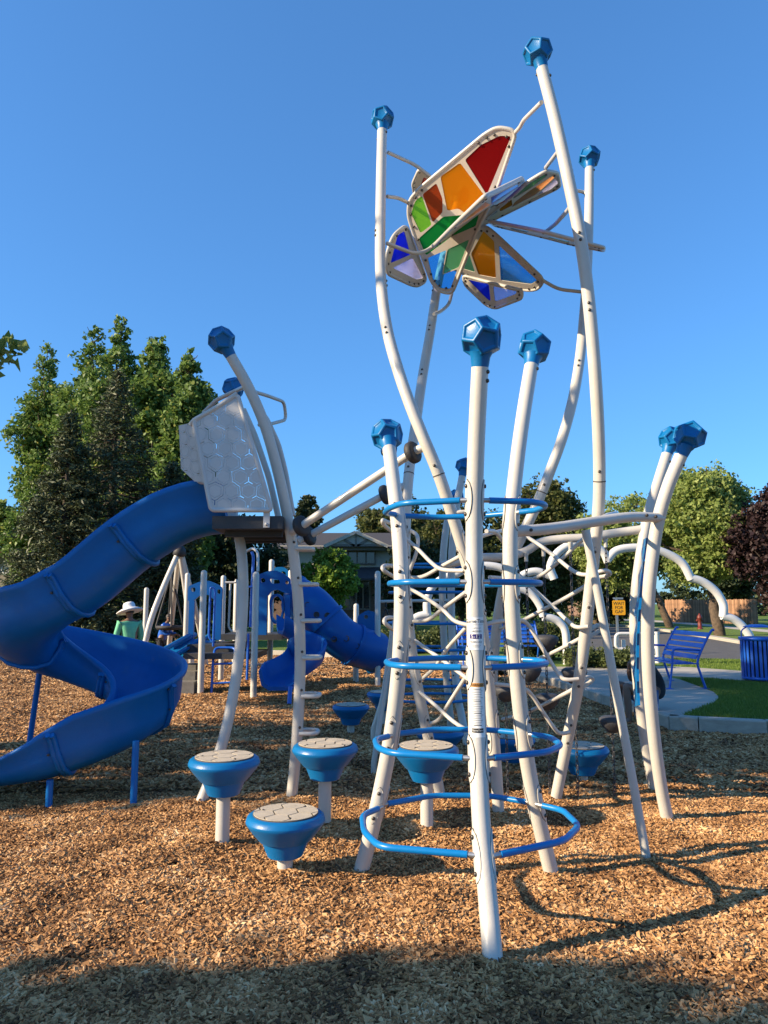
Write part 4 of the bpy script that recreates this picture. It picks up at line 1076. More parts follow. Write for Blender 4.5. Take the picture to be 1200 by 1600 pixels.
# ------------------------------------------------------------------ slide tower with spiral slide
ST = thing('slide_tower', P(455, 1252, 6.05), 'slide tower with perforated grey panel, dark deck and blue spiral slide', 'slide'); ST.location.z = 0
pF = Post(ST, zipY([(455, 1252), (462, 1180), (467, 1100), (469, 1020), (466, 940), (458, 860), (446, 790), (430, 720), (412, 660), (388, 605), (361, 557)], [6.05, 6.0, 5.97, 5.95, 5.93, 5.9, 5.86, 5.82, 5.78, 5.74, 5.7]))
pG = Post(ST, zipY([(312, 1258), (335, 1200), (353, 1140), (367, 1070), (376, 1000), (380, 930), (378, 870), (371, 828), (360, 790), (354, 740), (358, 690), (363, 628)], [5.94, 6.0, 6.05, 6.1, 6.14, 6.17, 6.2, 6.26, 6.4, 6.6, 6.75, 6.85]))
DZ = P(400, 806, 5.72).z; DX0 = P(331, 815, 5.72).x; DX1 = P(441, 815, 5.72).x
m_ = MB(); m_.box(((DX0 + DX1) / 2, 6.28, DZ - .05), (DX1 - DX0, 1.1, .10)); dk = m_.build('deck', M_deck, ST)
m_ = MB()
for k in range(3): m_.beam((DX0 + .06, 5.95 + .3 * k, DZ - .12), (DX1 - .03, 5.95 + .3 * k, DZ - .12), .06, .05)
m_.build('deck_joist', M_deck, dk)
m_ = MB(); q = P(416, 812, 5.7); m_.box((q.x, 5.717, q.z + .005), (.05, .012, .13)); m_.lathe([(.013, 0), (.013, .01), (0, .012)], (q.x, 5.710, q.z - .035), 10, (0, -1, 0)); m_.build('bracket', M_panelgrey, dk)
def hex_panel(poly, name, hexr=.075):
    """perforated panel: honeycomb cells with dashed slots, clipped to the polygon"""
    nrm = (poly[1] - poly[0]).cross(poly[2] - poly[0]).normalized(); o0 = poly[0]
    ux = (poly[1] - poly[0]).normalized(); uy = nrm.cross(ux)
    q2 = [((p - o0).dot(ux), (p - o0).dot(uy)) for p in poly]
    x0, x1 = min(q[0] for q in q2), max(q[0] for q in q2); y0, y1 = min(q[1] for q in q2), max(q[1] for q in q2)
    bm_ = bmesh.new(); r = hexr; j = 0; yv = y0 - r
    def poly2(pts): 
        try: bm_.faces.new([bm_.verts.new((a, b, 0)) for a, b in pts])
        except ValueError: pass
    while yv < y1 + 2 * r:
        xv = x0 - r + (j % 2) * r * sqrt(3) / 2
        while xv < x1 + 2 * r:
            cs = [(cos(pi / 6 + k * pi / 3), sin(pi / 6 + k * pi / 3)) for k in range(6)]
            R1, R2, R3 = r * .68, r * .75, r * .94
            poly2([(xv + c * R1, yv + s * R1) for c, s in cs])
            for k in range(6):
                (ca, sa), (cb, sb) = cs[k], cs[(k + 1) % 6]
                P4 = lambda R, t: (xv + (ca + (cb - ca) * t) * R, yv + (sa + (sb - sa) * t) * R)
                poly2([P4(R2, 0), P4(R3, 0), P4(R3, 1), P4(R2, 1)])
                for e in range(5):                       # bridges between the slots of the inner line
                    t0 = e / 5; poly2([P4(R1, t0), P4(R2, t0), P4(R2, t0 + .11), P4(R1, t0 + .11)])
                for e in range(2):                       # bridges across the joint between cells
                    if (j + e + k + int(xv * 40)) % 2: t0 = e / 2; poly2([P4(R3, t0), P4(r * 1.003, t0), P4(r * 1.003, t0 + .5), P4(R3, t0 + .5)])
            xv += r * sqrt(3)
        yv += r * 1.5; j += 1
    cx = sum(q[0] for q in q2) / len(q2); cy = sum(q[1] for q in q2) / len(q2)
    for i in range(len(q2)):
        a = Vector((*q2[i], 0)); b = Vector((*q2[(i + 1) % len(q2)], 0)); d = (b - a); nn = Vector((d.y, -d.x, 0)).normalized()
        if nn.dot(Vector((cx, cy, 0)) - a) > 0: nn = -nn
        bmesh.ops.bisect_plane(bm_, geom=bm_.verts[:] + bm_.edges[:] + bm_.faces[:], plane_co=a, plane_no=nn, clear_outer=True)
    ex = bmesh.ops.extrude_face_region(bm_, geom=bm_.faces[:])
    bmesh.ops.translate(bm_, verts=[v for v in ex['geom'] if isinstance(v, bmesh.types.BMVert)], vec=(0, 0, .008))
    bmesh.ops.recalc_face_normals(bm_, faces=bm_.faces[:])
    me = bpy.data.meshes.new(name); bm_.to_mesh(me); bm_.free(); me.materials.append(M_panelgrey)
    M = Matrix((ux, uy, nrm)).transposed().to_4x4(); M.translation = o0; me.transform(M)
    po = link(name, me, ST)
    m_ = MB(); m_.tube(rounded(poly, .03, 4, True), .019, 10, closed=True); m_.build('panel_frame', M_panelgrey, po)
    return po
PY = 5.70
hex_panel([P(330, 797, PY), P(424, 797, PY), P(371, 617, PY), P(303, 658, PY)], 'perforated_panel')
hex_panel([P(328, 754, 5.74), P(320, 690, 5.74), P(304, 660, 5.78), P(296, 668, 5.96), P(297, 734, 5.96), P(312, 753, 5.86)], 'perforated_panel', .06)
for pts, r in (([(298, 664, 5.72), (303, 657, 5.70), (340, 636, 5.70), (371, 615, 5.70)], .021), ([(318, 645, 6.6), (338, 625, 6.5), (372, 609, 6.2), (385, 603, 5.8)], .019),
               ([(391, 610, 5.78), (420, 619, 6.0), (444, 628, 6.3), (447, 656, 6.4), (417, 664, 6.1), (405, 664, 5.9)], .015),
               ([(405, 645, 5.8), (415, 651, 5.95), (435, 694, 6.0), (446, 737, 6.0), (458, 806, 5.95)], .022),
               ([(416, 684, 6.6), (423, 690, 6.7), (433, 720, 6.75), (444, 790, 6.75)], .02), ([(380, 640, 6.85), (398, 680, 6.85), (420, 745, 6.85), (436, 812, 6.85)], .03)):
    m_ = MB(); m_.tube(rounded(PL(pts), .06), r, 10); m_.build('handrail', M_white, ST)
for y in (858, 913, 970, 1028, 1088, 1147):
    z = P(465, y, 5.94).z; c = pF.at(z)
    m_ = MB(); m_.tube(rounded([c + Vector((.02, -.03, 0)), c + Vector((.15, -.04, 0)), c + Vector((.16, .14, 0)), c + Vector((.02, .16, 0)), c + Vector((0, .04, 0))], .06, 5), .017, 10); m_.build('loop_rung', M_white, ST)
    pF.bolt(pF.at(z + .05), Vector((.5, -1, 0)))

# spiral slide: chute swept along a descending clockwise path
SCX, SCY, SR = -2.70, 6.76, .55
path = []
sx0 = DX0 + .06; n1 = 16
zs0 = DZ - .035
for i in range(n1):
    t = i / n1; x = sx0 + (SCX - sx0) * t
    zdrop = float(np.interp(t, [0, .157, .288, .42, .53, .66, .79, 1.0], [0, .018, .08, .19, .30, .465, .625, .79]))
    path.append((Vector((x, SCY - SR, zs0 - zdrop)), Vector((-1, 0, 0)), 0.0))
za = zs0 - .79; nt = 56
for i in range(nt + 1):
    t = i / nt; th = -pi / 2 - 2 * pi * t
    path.append((Vector((SCX + SR * cos(th), SCY + SR * sin(th), za + (.20 - za) * (t ** .86))), Vector((sin(th), -cos(th), 0)), min(1, t * 5) * min(1, (1 - t) * 6 + .2)))
for i in range(1, 9):
    t = i / 8; path.append((Vector((SCX - .75 * t, SCY - SR, .20 - .08 * t * (2 - t))), Vector((-1, 0, 0)), .2 * (1 - t)))
WID = .29
def chute_prof(bank):
    """outer side is +x: list of (x, z) from the outer rim round the bottom to the inner rim, then the outside back"""
    ho = .345 + .05 * bank; hi = .31 - .03 * bank
    ins = [(WID + .045, ho - .03), (WID + .05, ho + .005), (WID + .03, ho + .025), (WID + .005, ho + .02), (WID - .012, ho - .02), (WID - .02, ho * .6), (WID - .05, ho * .3), (WID - .12, .06), (WID - .22, .015), (0, 0),
           (-WID + .2, .015), (-WID + .10, .07), (-WID + .04, .16), (-WID + .02, hi - .05), (-WID + .005, hi + .015), (-WID - .02, hi + .02), (-WID - .045, hi), (-WID - .04, hi - .03)]
    outs = [(-WID - .012, hi - .05), (-WID - .005, .16), (-WID + .05, .02), (-WID + .17, -.04), (0, -.055), (WID - .17, -.04), (WID - .05, .02), (WID + .005, .15), (WID + .012, ho - .06)]
    return ins + outs
NP = len(path)
def frame(i):
    c, tg, bk = path[i]
    t3 = (path[min(i + 1, NP - 1)][0] - path[max(i - 1, 0)][0]).normalized()
    outd = Vector((-tg.y, tg.x, 0)).normalized(); outd = (outd - t3 * outd.dot(t3)).normalized()   # outer side of the clockwise path
    up = t3.cross(outd) * -1
    if up.z < 0: up = -up
    return c, outd, up
def prof_at(i):
    bk = path[i][2]; k = 1.0
    if i > NP - 13: k = max(.22, 1 - .80 * ((i - (NP - 13)) / 11) ** 1.1)
    return [(x, (z * k if z > 0 else z) + .05 * bk * (x / WID)) for x, z in chute_prof(bk)]
def chute(i0, i1, name):
    m_ = MB(); vs_ = []; n = len(chute_prof(0))
    for i in range(i0, i1 + 1):
        c, outd, up = frame(i)
        for x, z in prof_at(i): vs_.append(c + outd * x + up * z)
    k = i1 - i0 + 1
    fs = [(a * n + b, a * n + (b + 1) % n, (a + 1) * n + (b + 1) % n, (a + 1) * n + b) for a in range(k - 1) for b in range(n)]
    m_.add(vs_, fs, True); m_.add(vs_[:n], [tuple(range(n))]); m_.add(vs_[-n:], [tuple(range(n - 1, -1, -1))])
    return m_.build(name, M_dblue, ST)
cuts = [0, 8, 14, 30, 45, 59, 70, len(path) - 1]
for a, b in zip(cuts[:-1], cuts[1:]):
    ch = chute(a, b, 'chute_section')
    if a > 0:       # flange at the joint, with bolts
        c, outd, up = frame(a); tg = path[a][1]; m_ = MB(); pa = prof_at(a)
        pr = pa[17:] + pa[:1]
        for o_ in (-.016, .016): m_.tube([c + tg * o_ + outd * (x * 1.02 + (.004 if x > 0 else -.004)) + up * (z - .004) for x, z in pr], .021, 8)
        m_.build('flange', M_dblue, ch)
        for k in (2, 4, 6, 8, 9):
            x, z = pr[k]; nv = (outd * x + up * (z - .15)).normalized()
            link('bolt', BOLT, ch, Matrix.Translation(c + outd * x * 1.03 + up * z + tg * .055 + nv * .004) @ nv.to_track_quat('Z', 'Y').to_matrix().to_4x4())
for (px, py, yb) in ((69, 1215, 1258), (203, 1140, 1258)):
    g = G(px, yb); m_ = MB(); zt = .12 if px < 100 else .42
    g.y += .08; m_.tube([g - Vector((0, 0, .1)), Vector((g.x, g.y, zt + .05))], .027, 12); m_.build('support_leg', M_dblue, ST)
m_ = MB(); a, b = P(43, 1140, 7.4), P(66, 1020, 7.35); a.z = -.1; m_.tube([a, b], .027, 12); m_.build('support_leg', M_dblue, ST)
m_ = MB(); m_.box((DX0 + .02, SCY - SR, DZ + .22), (.05, .72, .55)); 

# ------------------------------------------------------------------ stepping pods
def hexplate_mesh(r):
    """round tan plate split into hexagon tiles with recessed joints"""
    bm_ = bmesh.new(); hr = r * .42; 
    for j in range(-3, 4):
        for i in range(-3, 4):
            cx = (i + .5 * (j % 2)) * hr * sqrt(3); cy = j * hr * 1.5
            pts = []
            for k in range(6):
                a0 = pi / 6 + k * pi / 3; a1 = a0 + pi / 3
                for e in range(4):
                    t = e / 4; x = cx + (cos(a0) * (1 - t) + cos(a1) * t) * hr * .93; y = cy + (sin(a0) * (1 - t) + sin(a1) * t) * hr * .93
                    pts.append((x, y))
            ins = [p for p in pts if hypot(*p) < r]
            if len(ins) < 5: continue
            q = []
            for x, y in pts:
                d = hypot(x, y)
                if d > r: x, y = x * r / d, y * r / d
                if not q or hypot(q[-1][0] - x, q[-1][1] - y) > .002: q.append((x, y))
            yield q
bowl_segs = [[(.05, -.236), (.094, -.236)], [(.094, -.236), (.102, -.232)], [(.102, -.232), (.120, -.19), (.136, -.150)], [(.136, -.150), (.150, -.146)], [(.150, -.146), (.176, -.115), (.204, -.082), (.222, -.056)], [(.222, -.056), (.229, -.046), (.229, -.036)], [(.229, -.036), (.221, -.014), (.205, -.003), (.187, -.002)]]
def step_pod(loc, ztop, label, rz=0.0, half_step=False):
    t = thing('stepping_pod', loc, label, 'stepping pod', 'blue stepping pods on white posts')
    c = Vector((loc[0], loc[1], ztop))
    m_ = MB(); m_.tube([Vector((loc[0], loc[1], -.1)), c - Vector((0, 0, .2))], .045, 18); m_.build('leg', M_white, t)
    m_ = MB()
    for sgm in bowl_segs: m_.lathe(sgm, c, 40)
    m_.f = [f for f in m_.f if len(f) == 4]; m_.sm = [True] * len(m_.f); m_.mi = [0] * len(m_.f)
    m_.build('bowl', M_blue, t)
    m_ = MB(); m_.lathe([(.188, -.006), (.188, .004), (0, .004)], c, 40); pl_ = m_.build('top_plate', M_gap, t)
    for q in hexplate_mesh(.186):
        m_ = MB(); ca, sa = cos(rz), sin(rz); m_.prism([c + Vector((x * ca - y * sa, x * sa + y * ca, .0045)) for x, y in q], (0, 0, .005)); m_.build('tile', M_tan, pl_)
    for a in (.5, 2.6, 4.7): link('bolt', BOLT, pl_, Matrix.Translation(c + Vector((cos(a + rz) * .14, sin(a + rz) * .14, .008))) @ Matrix.Diagonal((.7, .7, .4, 1)))
    return t
pods = [((445, 1368), 1270, 'nearest and lowest blue stepping pod with a tan hexagon top'), ((347, 1325), 1182, 'leftmost stepping pod on a tall white leg below the slide tower'), ((507, 1298), 1162, 'stepping pod on a tall leg right of the curved slide post'),
        ((667, 1297), 1165, 'stepping pod standing inside the blue rings of the front tower'), ((548, 1143), 1101, 'small far stepping pod left of the front tower'), ((911, 1228), 1165, 'stepping pod behind the slanted white post on the right'), ((600, 1128), 1081, 'far stepping pod half hidden behind the front left post'), ((688, 1200), 1140, 'stepping pod mostly hidden behind the pod inside the rings'), ((800, 1195), 1150, 'stepping pod hidden between the front right posts')]
for i, ((bx, by), ty, lab) in enumerate(pods):
    g = G(bx, by); tx = {5: 918}.get(i, bx); step_pod((g.x, g.y, 0), P(tx, ty, g.y).z, lab, .3 + i * .4)

# ------------------------------------------------------------------ hanging pods on chains
lk = MB(); lk.tube(rounded([Vector((.009, 0, .02)), Vector((.009, 0, -.02)), Vector((-.009, 0, -.02)), Vector((-.009, 0, .02))], .009, 3, True), .0035, 5, closed=True)
def chain(name, x, y, z0, z1, parent):
    m_ = MB(); z = z0; k = 0
    while z > z1:
        R_ = Matrix.Rotation((k % 2) * pi / 2 + .4, 3, 'Z')
        m_.add([R_ @ Vector(v) + Vector((x, y, z)) for v in lk.v], lk.f, True); z -= .034; k += 1
    return m_.build(name, M_chain, parent)
for (px, py, plist, lab) in ((822, 866, [1049], 'hanging grey pod on the leftmost chain of the overhead beam'), (849, 858, [1001, 1093], 'pair of grey pods threaded on the second chain'), (891, 851, [1052], 'hanging grey pod on the chain left of the slanted post'), (946, 844, [1128], 'hanging grey pod on the rightmost chain, beside the strut'), (786, 871, [1080], 'hanging grey pod on the chain behind the right tower post')):
    top = P(px, py, 6.12); t = thing('hanging_pod', (top.x, top.y, 0), lab, 'hanging pod', 'chain pods under the overhead beam')
    m_ = MB(); m_.lathe([(.016, -.03), (.016, .02), (.022, .03), (.022, .05)], top + Vector((0, 0, -.03)), 12); m_.build('hanger', M_white, t)
    chain('chain', top.x, top.y, top.z - .06, .02, t)
    for pz in plist:
        z = P(px, pz, 6.12).z; m_ = MB(); m_.lathe([(.02, -.085), (.04, -.08), (.085, -.03), (.105, .01), (.10, .03), (.07, .045), (.02, .05)], (top.x, top.y, z), 20); m_.build('pod', M_pod, t)

# ------------------------------------------------------------------ second ring tower farther back
RT = thing('ring_tower', (.3, 8.8, 0), 'farther white climbing tower with blue rings seen through the front tower', 'climber')
k1 = Post(RT, zipY([(729, 1158), (716, 1090), (708, 1020), (705, 950), (706, 870), (712, 800), (722, 745)], [8.4, 8.6, 8.72, 8.78, 8.8, 8.85, 8.95]))
k2 = Post(RT, zipY([(704, 1125), (697, 1050), (692, 960), (692, 880), (698, 820), (708, 790)], [9.3, 9.25, 9.2, 9.2, 9.25, 9.4]))
k3 = Post(RT, zipY([(585, 1140), (600, 1090), (613, 1020), (622, 940), (624, 850), (618, 780), (610, 720)], [8.75, 8.72, 8.7, 8.7, 8.72, 8.8, 8.9]))
pS2 = Post(RT, zipY([(584, 1193), (596, 1110), (606, 1040), (614, 980)], [7.2, 7.3, 7.4, 7.45]), .027, False, 'strut')
for z in (.45, .62, 1.02, 1.32, 1.68, 2.0):
    a, b, c = k1.at(z), k2.at(z), k3.at(z); ce = (a + b + c) / 3; pts = []
    for k in range(36):
        an = 2 * pi * k / 36; pts.append(Vector((ce.x + cos(an) * .50, ce.y + sin(an) * .42, z)))
    m_ = MB(); m_.tube(pts, .0165, 8, closed=True); m_.build('ring_rail', M_bluepaint, RT)
for z in (.8, 1.5): k1.plate(z, radians(-120)); k2.plate(z, radians(-60))

# ------------------------------------------------------------------ cloud arches
def cloud(name, arcs, Y, label):
    t = thing(name, (P(arcs[0][0][0], 1000, Y).x, Y, RIM), label, 'arch', 'white cloud shaped entry arches')
    for a in arcs:
        m_ = MB(); pts = spline(PL([(x, y, Y) for x, y in a]), 6)
        m_.tube(pts, .092, 16); m_.build('scallop', M_whiteb, t)
cloud('cloud_arch', [[(866, 905), (860, 885), (872, 863), (897, 849), (922, 850), (942, 862), (950, 878)], [(948, 876), (962, 861), (985, 856), (1015, 857), (1042, 865), (1066, 880), (1080, 905)], [(1080, 903), (1100, 910), (1119, 925), (1130, 945), (1130, 964)], [(1128, 962), (1147, 968), (1163, 982), (1174, 1002), (1178, 1038)]], 16.5, 'white cloud shaped tube arch on the right, ending behind the bin')
cloud('cloud_arch', [[(808, 905), (822, 896), (840, 893), (860, 900)], [(785, 918), (808, 919), (828, 926), (843, 945), (849, 963)], [(848, 964), (862, 966), (875, 973), (884, 990), (886, 1040)], [(812, 905), (790, 890), (765, 884), (735, 886), (712, 898)], [(712, 897), (690, 905), (674, 920), (667, 942), (668, 962)], [(670, 960), (654, 963), (643, 972), (640, 990), (640, 1030)]], 17.5, 'white cloud shaped tube arch behind the front tower')

# ------------------------------------------------------------------ benches, bin, sign, barrier, hydrant
def bench(loc, rz, label, w=1.75):
    t = thing('park_bench', loc, label, 'bench', 'blue slatted benches'); M0 = Matrix.Translation(loc) @ Matrix.Rotation(rz, 4, 'Z')
    seat = [(-.02 + .105 * k, .43 - .012 * (k in (0, 3)) + (.01 if k == 3 else 0)) for k in range(4)]     # (depth, height); front is +y local forward
    back = [(.40 + .055 * k, .52 + .092 * k) for k in range(5)]
    mats = []
    for k, (d, z) in enumerate(seat):
        m_ = MB(); m_.beam(M0 @ Vector((-w / 2, -d, z)), M0 @ Vector((w / 2, -d, z)), .085, .012); m_.build('seat_slat', M_bench, t)
    for k, (d, z) in enumerate(back):
        m_ = MB(); m_.beam(M0 @ Vector((-w / 2, -d, z)), M0 @ Vector((w / 2, -d, z)), .014, .078, M0.to_3x3() @ Vector((0, -.5, .86))); m_.build('back_slat', M_bench, t)
    for s in (-1, 1):
        x = s * (w / 2 + .02)
        m_ = MB(); m_.tube([M0 @ Vector(p) for p in spline([Vector((x, -.52, 0)), Vector((x, -.44, .25)), Vector((x, -.40, .44)), Vector((x, -.50, .68)), Vector((x, -.66, .95)), Vector((x, -.71, .965))], 4)], .021, 8); m_.build('back_leg', M_bench, t)
        m_ = MB(); m_.tube([M0 @ Vector(p) for p in rounded([Vector((x, .10, 0)), Vector((x, .03, .42)), Vector((x, .02, .66)), Vector((x, -.44, .64))], .09)], .019, 8); m_.build('front_leg', M_bench, t)
        m_ = MB(); m_.beam(M0 @ Vector((x, .04, .415)), M0 @ Vector((x, -.42, .415)), .04, .02); m_.build('seat_bracket', M_bench, t)
        for d in (.10, -.52):
            m_ = MB(); m_.box(M0 @ Vector((x, d, .008)), (.12, .09, .012), rz); m_.build('foot_plate', M_bench, t)
    return t
bench((4.80, 13.15, RIM), radians(93), 'blue slatted bench on the concrete pad facing left', 1.3)
b2_ = G(832, 1040, RIM); bench((b2_.x - .62, b2_.y + .25, RIM), radians(186), 'blue slatted bench behind the hanging chains by the hedge', 1.9)
g = G(1188, 1064, RIM); tb = thing('litter_bin', g, 'round blue slatted litter bin with a raised hood', 'litter bin')
for k in range(26):
    a = 2 * pi * k / 26; m_ = MB(); c = Vector((g.x + cos(a) * .30, g.y + sin(a) * .30, RIM + .40)); m_.box(c, (.045, .012, .70), a + pi / 2); m_.build('slat', M_bench, tb)
for z, r, hh in ((.06, .305, .05), (.77, .325, .06)):
    m_ = MB(); m_.lathe([(r - .03, -hh / 2), (r, -hh / 2), (r + .005, 0), (r, hh / 2), (r - .03, hh / 2)], (g.x, g.y, RIM + z), 32); m_.build('band', M_bench, tb)
m_ = MB(); m_.lathe([(.25, .04), (.255, .74), (.24, .74), (.235, .05), (0, .05)], (g.x, g.y, RIM), 24); m_.build('liner', M_deck, tb)
m_ = MB(); m_.lathe([(.0, 1.03), (.12, 1.025), (.23, .99), (.24, .975), (.0, .99)], (g.x, g.y, RIM), 28); m_.build('hood', M_bench, tb)
for s in (-1, 1):
    m_ = MB(); m_.tube(rounded([Vector((g.x + s * .3, g.y, RIM + .78)), Vector((g.x + s * .30, g.y, RIM + .92)), Vector((g.x + s * .16, g.y, RIM + 1.0))], .08), .012, 8); m_.build('hood_arm', M_bench, tb)

g = G(981, 1024, RIM); sg = thing('warning_sign', g, 'yellow sign reading WAIT FOR GAP on a metal post', 'sign')
Ys = g.y; m_ = MB(); m_.tube([g - Vector((0, 0, .1)), P(967, 936, Ys + .02)], .03, 8)
g2 = P(967, 1030, Ys); m_ = MB(); m_.box((g2.x, Ys + .03, (RIM + P(967, 935, Ys).z) / 2 - .1), (.06, .05, P(967, 935, Ys).z - RIM + .2)); m_.build('sign_post', M_galv, sg)
a, b = P(957.5, 961, Ys), P(976.5, 938, Ys)
def rrect(a, b, Y, r=.04):
    return rounded([Vector((a.x, Y, a.z)), Vector((b.x, Y, a.z)), Vector((b.x, Y, b.z)), Vector((a.x, Y, b.z))], r, 5, True)
m_ = MB(); m_.prism(rrect(a, b, Ys), (0, .008, 0)); bd = m_.build('sign_board', M_yellow, sg)
for i, wd_ in enumerate(('WAIT', 'FOR', 'GAP')):
    v, fs = text_mesh(wd_, (b.z - a.z) * .30); cz = b.z - (b.z - a.z) * (.22 + .28 * i); m_ = MB()
    m_.add([((a.x + b.x) / 2 + x, Ys - .0065, cz + y) for x, y, _ in v], fs); m_.build('lettering', M_black, bd)
m_ = MB(); q = P(966, 935, Ys); m_.box((q.x, Ys + .02, q.z), (.28, .02, .05)); m_.build('name_blade', M_galv, sg)

g = G(965, 1036, RIM); br = thing('white_barrier', g, 'white tube barrier rail beside the yellow sign', 'barrier'); Yb = g.y
m_ = MB(); m_.tube(rounded(PL([(1022, 1022, Yb), (1022, 1014, Yb), (962, 1014, Yb), (962, 990, Yb), (1030, 990, Yb)]), .12), .04, 10); m_.build('rail', M_whiteb, br)
m_ = MB(); q = P(1026, 1000, Yb); m_.tube([Vector((q.x, Yb, RIM - .05)), Vector((q.x, Yb, P(1026, 987, Yb).z))], .06, 12); m_.build('barrier_post', M_whiteb, br)
m_ = MB(); q = P(970, 1000, Yb + .3); m_.tube([Vector((q.x, Yb + .1, RIM - .05)), Vector((q.x, Yb + .1, P(970, 1000, Yb).z))], .05, 12); m_.build('barrier_post', M_whiteb, br)
g = G(1094, 983, RIM); hy = thing('fire_hydrant', g, 'small red fire hydrant on the lawn beyond the road', 'hydrant')
m_ = MB(); m_.lathe([(.16, 0), (.16, .06), (.11, .07), (.11, .55), (.14, .58), (.14, .63), (.12, .72), (.05, .80), (.04, .86), (0, .87)], g, 14); m_.build('body', M_hydrant, hy)
for s in (-1, 1):
    m_ = MB(); m_.lathe([(.06, 0), (.06, .08), (.03, .1), (0, .1)], g + Vector((s * .1, 0, .48)), 10, (s, 0, 0)); m_.build('outlet_cap', M_hydrant, hy)

# ------------------------------------------------------------------ younger children's play structure
KP = thing('play_structure', G(400, 1085), 'far blue and white play structure with tube slide and small spiral slide', 'play structure')
def kpost(xb, yb, yt, r=.055):
    g = G(xb, yb); zt = P(xb, yt, g.y).z
    m_ = MB(); m_.tube([g - Vector((0, 0, .1)), Vector((g.x, g.y, zt - .05)), Vector((g.x, g.y, zt - .02)), Vector((g.x, g.y, zt))], [r, r, r * .85, r * .35], 14)
    return m_.build('post', M_white, KP), g, zt
kp = {}
for key, xb, yb, yt in (('a', 313, 1086, 891), ('b', 288, 1060, 895), ('c', 345, 1062, 899), ('d', 396, 1090, 893), ('e', 421, 1068, 874), ('f', 366, 1060, 906), ('g', 590, 1073, 892), ('h', 556, 1066, 943), ('i', 224, 1050, 918), ('j', 452, 1064, 890)):
    kp[key] = kpost(xb, yb, yt)
def kpanel(poly, Y, th=.05, holes=(), m=M_kblue, name='panel'):
    pl = (P(poly[0][0], poly[0][1], Y), Vector((0, -1, 0)))
    return fill2d([rounded([P(x, y, Y) for x, y in poly], .05, 4, True)] + [rounded([P(x, y, Y) for x, y in h_], .035, 4, True) for h_ in holes], pl, th, name, m, KP)
m_ = MB()
def slab(m_, px0, px1, py0, py1, Y, th=.07):
    a, b = P(px0, py1, Y), P(px1, py0, Y); m_.box(((a.x + b.x) / 2, Y, (a.z + b.z) / 2), (b.x - a.x, th, b.z - a.z))
kpanel([(295, 916), (312, 909), (325, 907), (338, 912), (348, 918), (347, 940), (336, 938), (326, 929), (314, 929), (304, 938), (294, 940)], 13.95, .07, [[(299, 918), (306, 918), (306, 925), (299, 925)], [(340, 921), (345, 921), (345, 928), (340, 928)]])
for x0, x1, y1 in ((294, 304.5, 1005), (336, 347, 1000)):
    m_ = MB(); slab(m_, x0, x1, 938, y1, 13.95, .068); m_.build('panel_upright', M_kblue, KP)
kpanel([(404, 898), (417, 893), (430, 891), (443, 896), (454, 904), (454, 928), (444, 926), (434, 921), (424, 924), (419, 932), (404, 932)], 13.6, .08,
       [[(408, 903), (415, 904), (415, 910), (408, 910)], [(421, 904), (437, 906), (438, 912), (424, 912)], [(446, 907), (451, 908), (451, 913), (446, 913)]])
for x0, x1, y1 in ((404, 418, 992), (445, 454, 985)):
    m_ = MB(); slab(m_, x0, x1, 930, y1, 13.6, .078); m_.build('panel_upright', M_kblue, KP)
kpanel([(421, 940), (424, 930), (434, 927), (442, 932), (445, 950), (441, 970), (430, 976), (423, 968)], 13.64, .10, [[(424, 945), (428, 934), (435, 931), (440, 938), (442, 952), (438, 966), (431, 970), (425, 962)]])
kpanel([(420, 893), (432, 886), (444, 886), (452, 893), (452, 906), (420, 906)], 15.3, .06, [[(428, 893), (434, 891), (434, 899), (428, 899)], [(440, 892), (447, 894), (447, 902), (440, 902)]], M_blue)
kpanel([(559, 962), (574, 953), (588, 957), (589, 1050), (575, 1052), (559, 1030)], 14.5, .08, [[(569, 961), (575, 961), (575, 967), (569, 967)]], M_blue)
for (x0, x1, y0, y1, Ya, Yb_) in ((292, 370, 1007, 1019, 13.3, 14.6), (286, 400, 1021, 1030, 12.9, 14.2), (345, 440, 991, 1000, 13.8, 15.0)):
    a, b = P(x0, y1, Ya), P(x1, y0, Ya); m_ = MB(); m_.box(((a.x + b.x) / 2, (Ya + Yb_) / 2, (a.z + b.z) / 2), (b.x - a.x, Yb_ - Ya, b.z - a.z)); m_.build('deck', M_deck, KP)
for k, (x0, x1, y0, y1) in enumerate(((268, 302, 1066, 1093), (274, 304, 1050, 1068), (282, 305, 1040, 1052))):
    a, b = P(x0, y1, 12.75 + .3 * k), P(x1, y0, 12.75 + .3 * k); m_ = MB(); m_.box(((a.x + b.x) / 2, 13.1 + .3 * k, (a.z + b.z) / 2), (b.x - a.x, .6, b.z - a.z)); m_.build('step', M_leafbrown, KP)
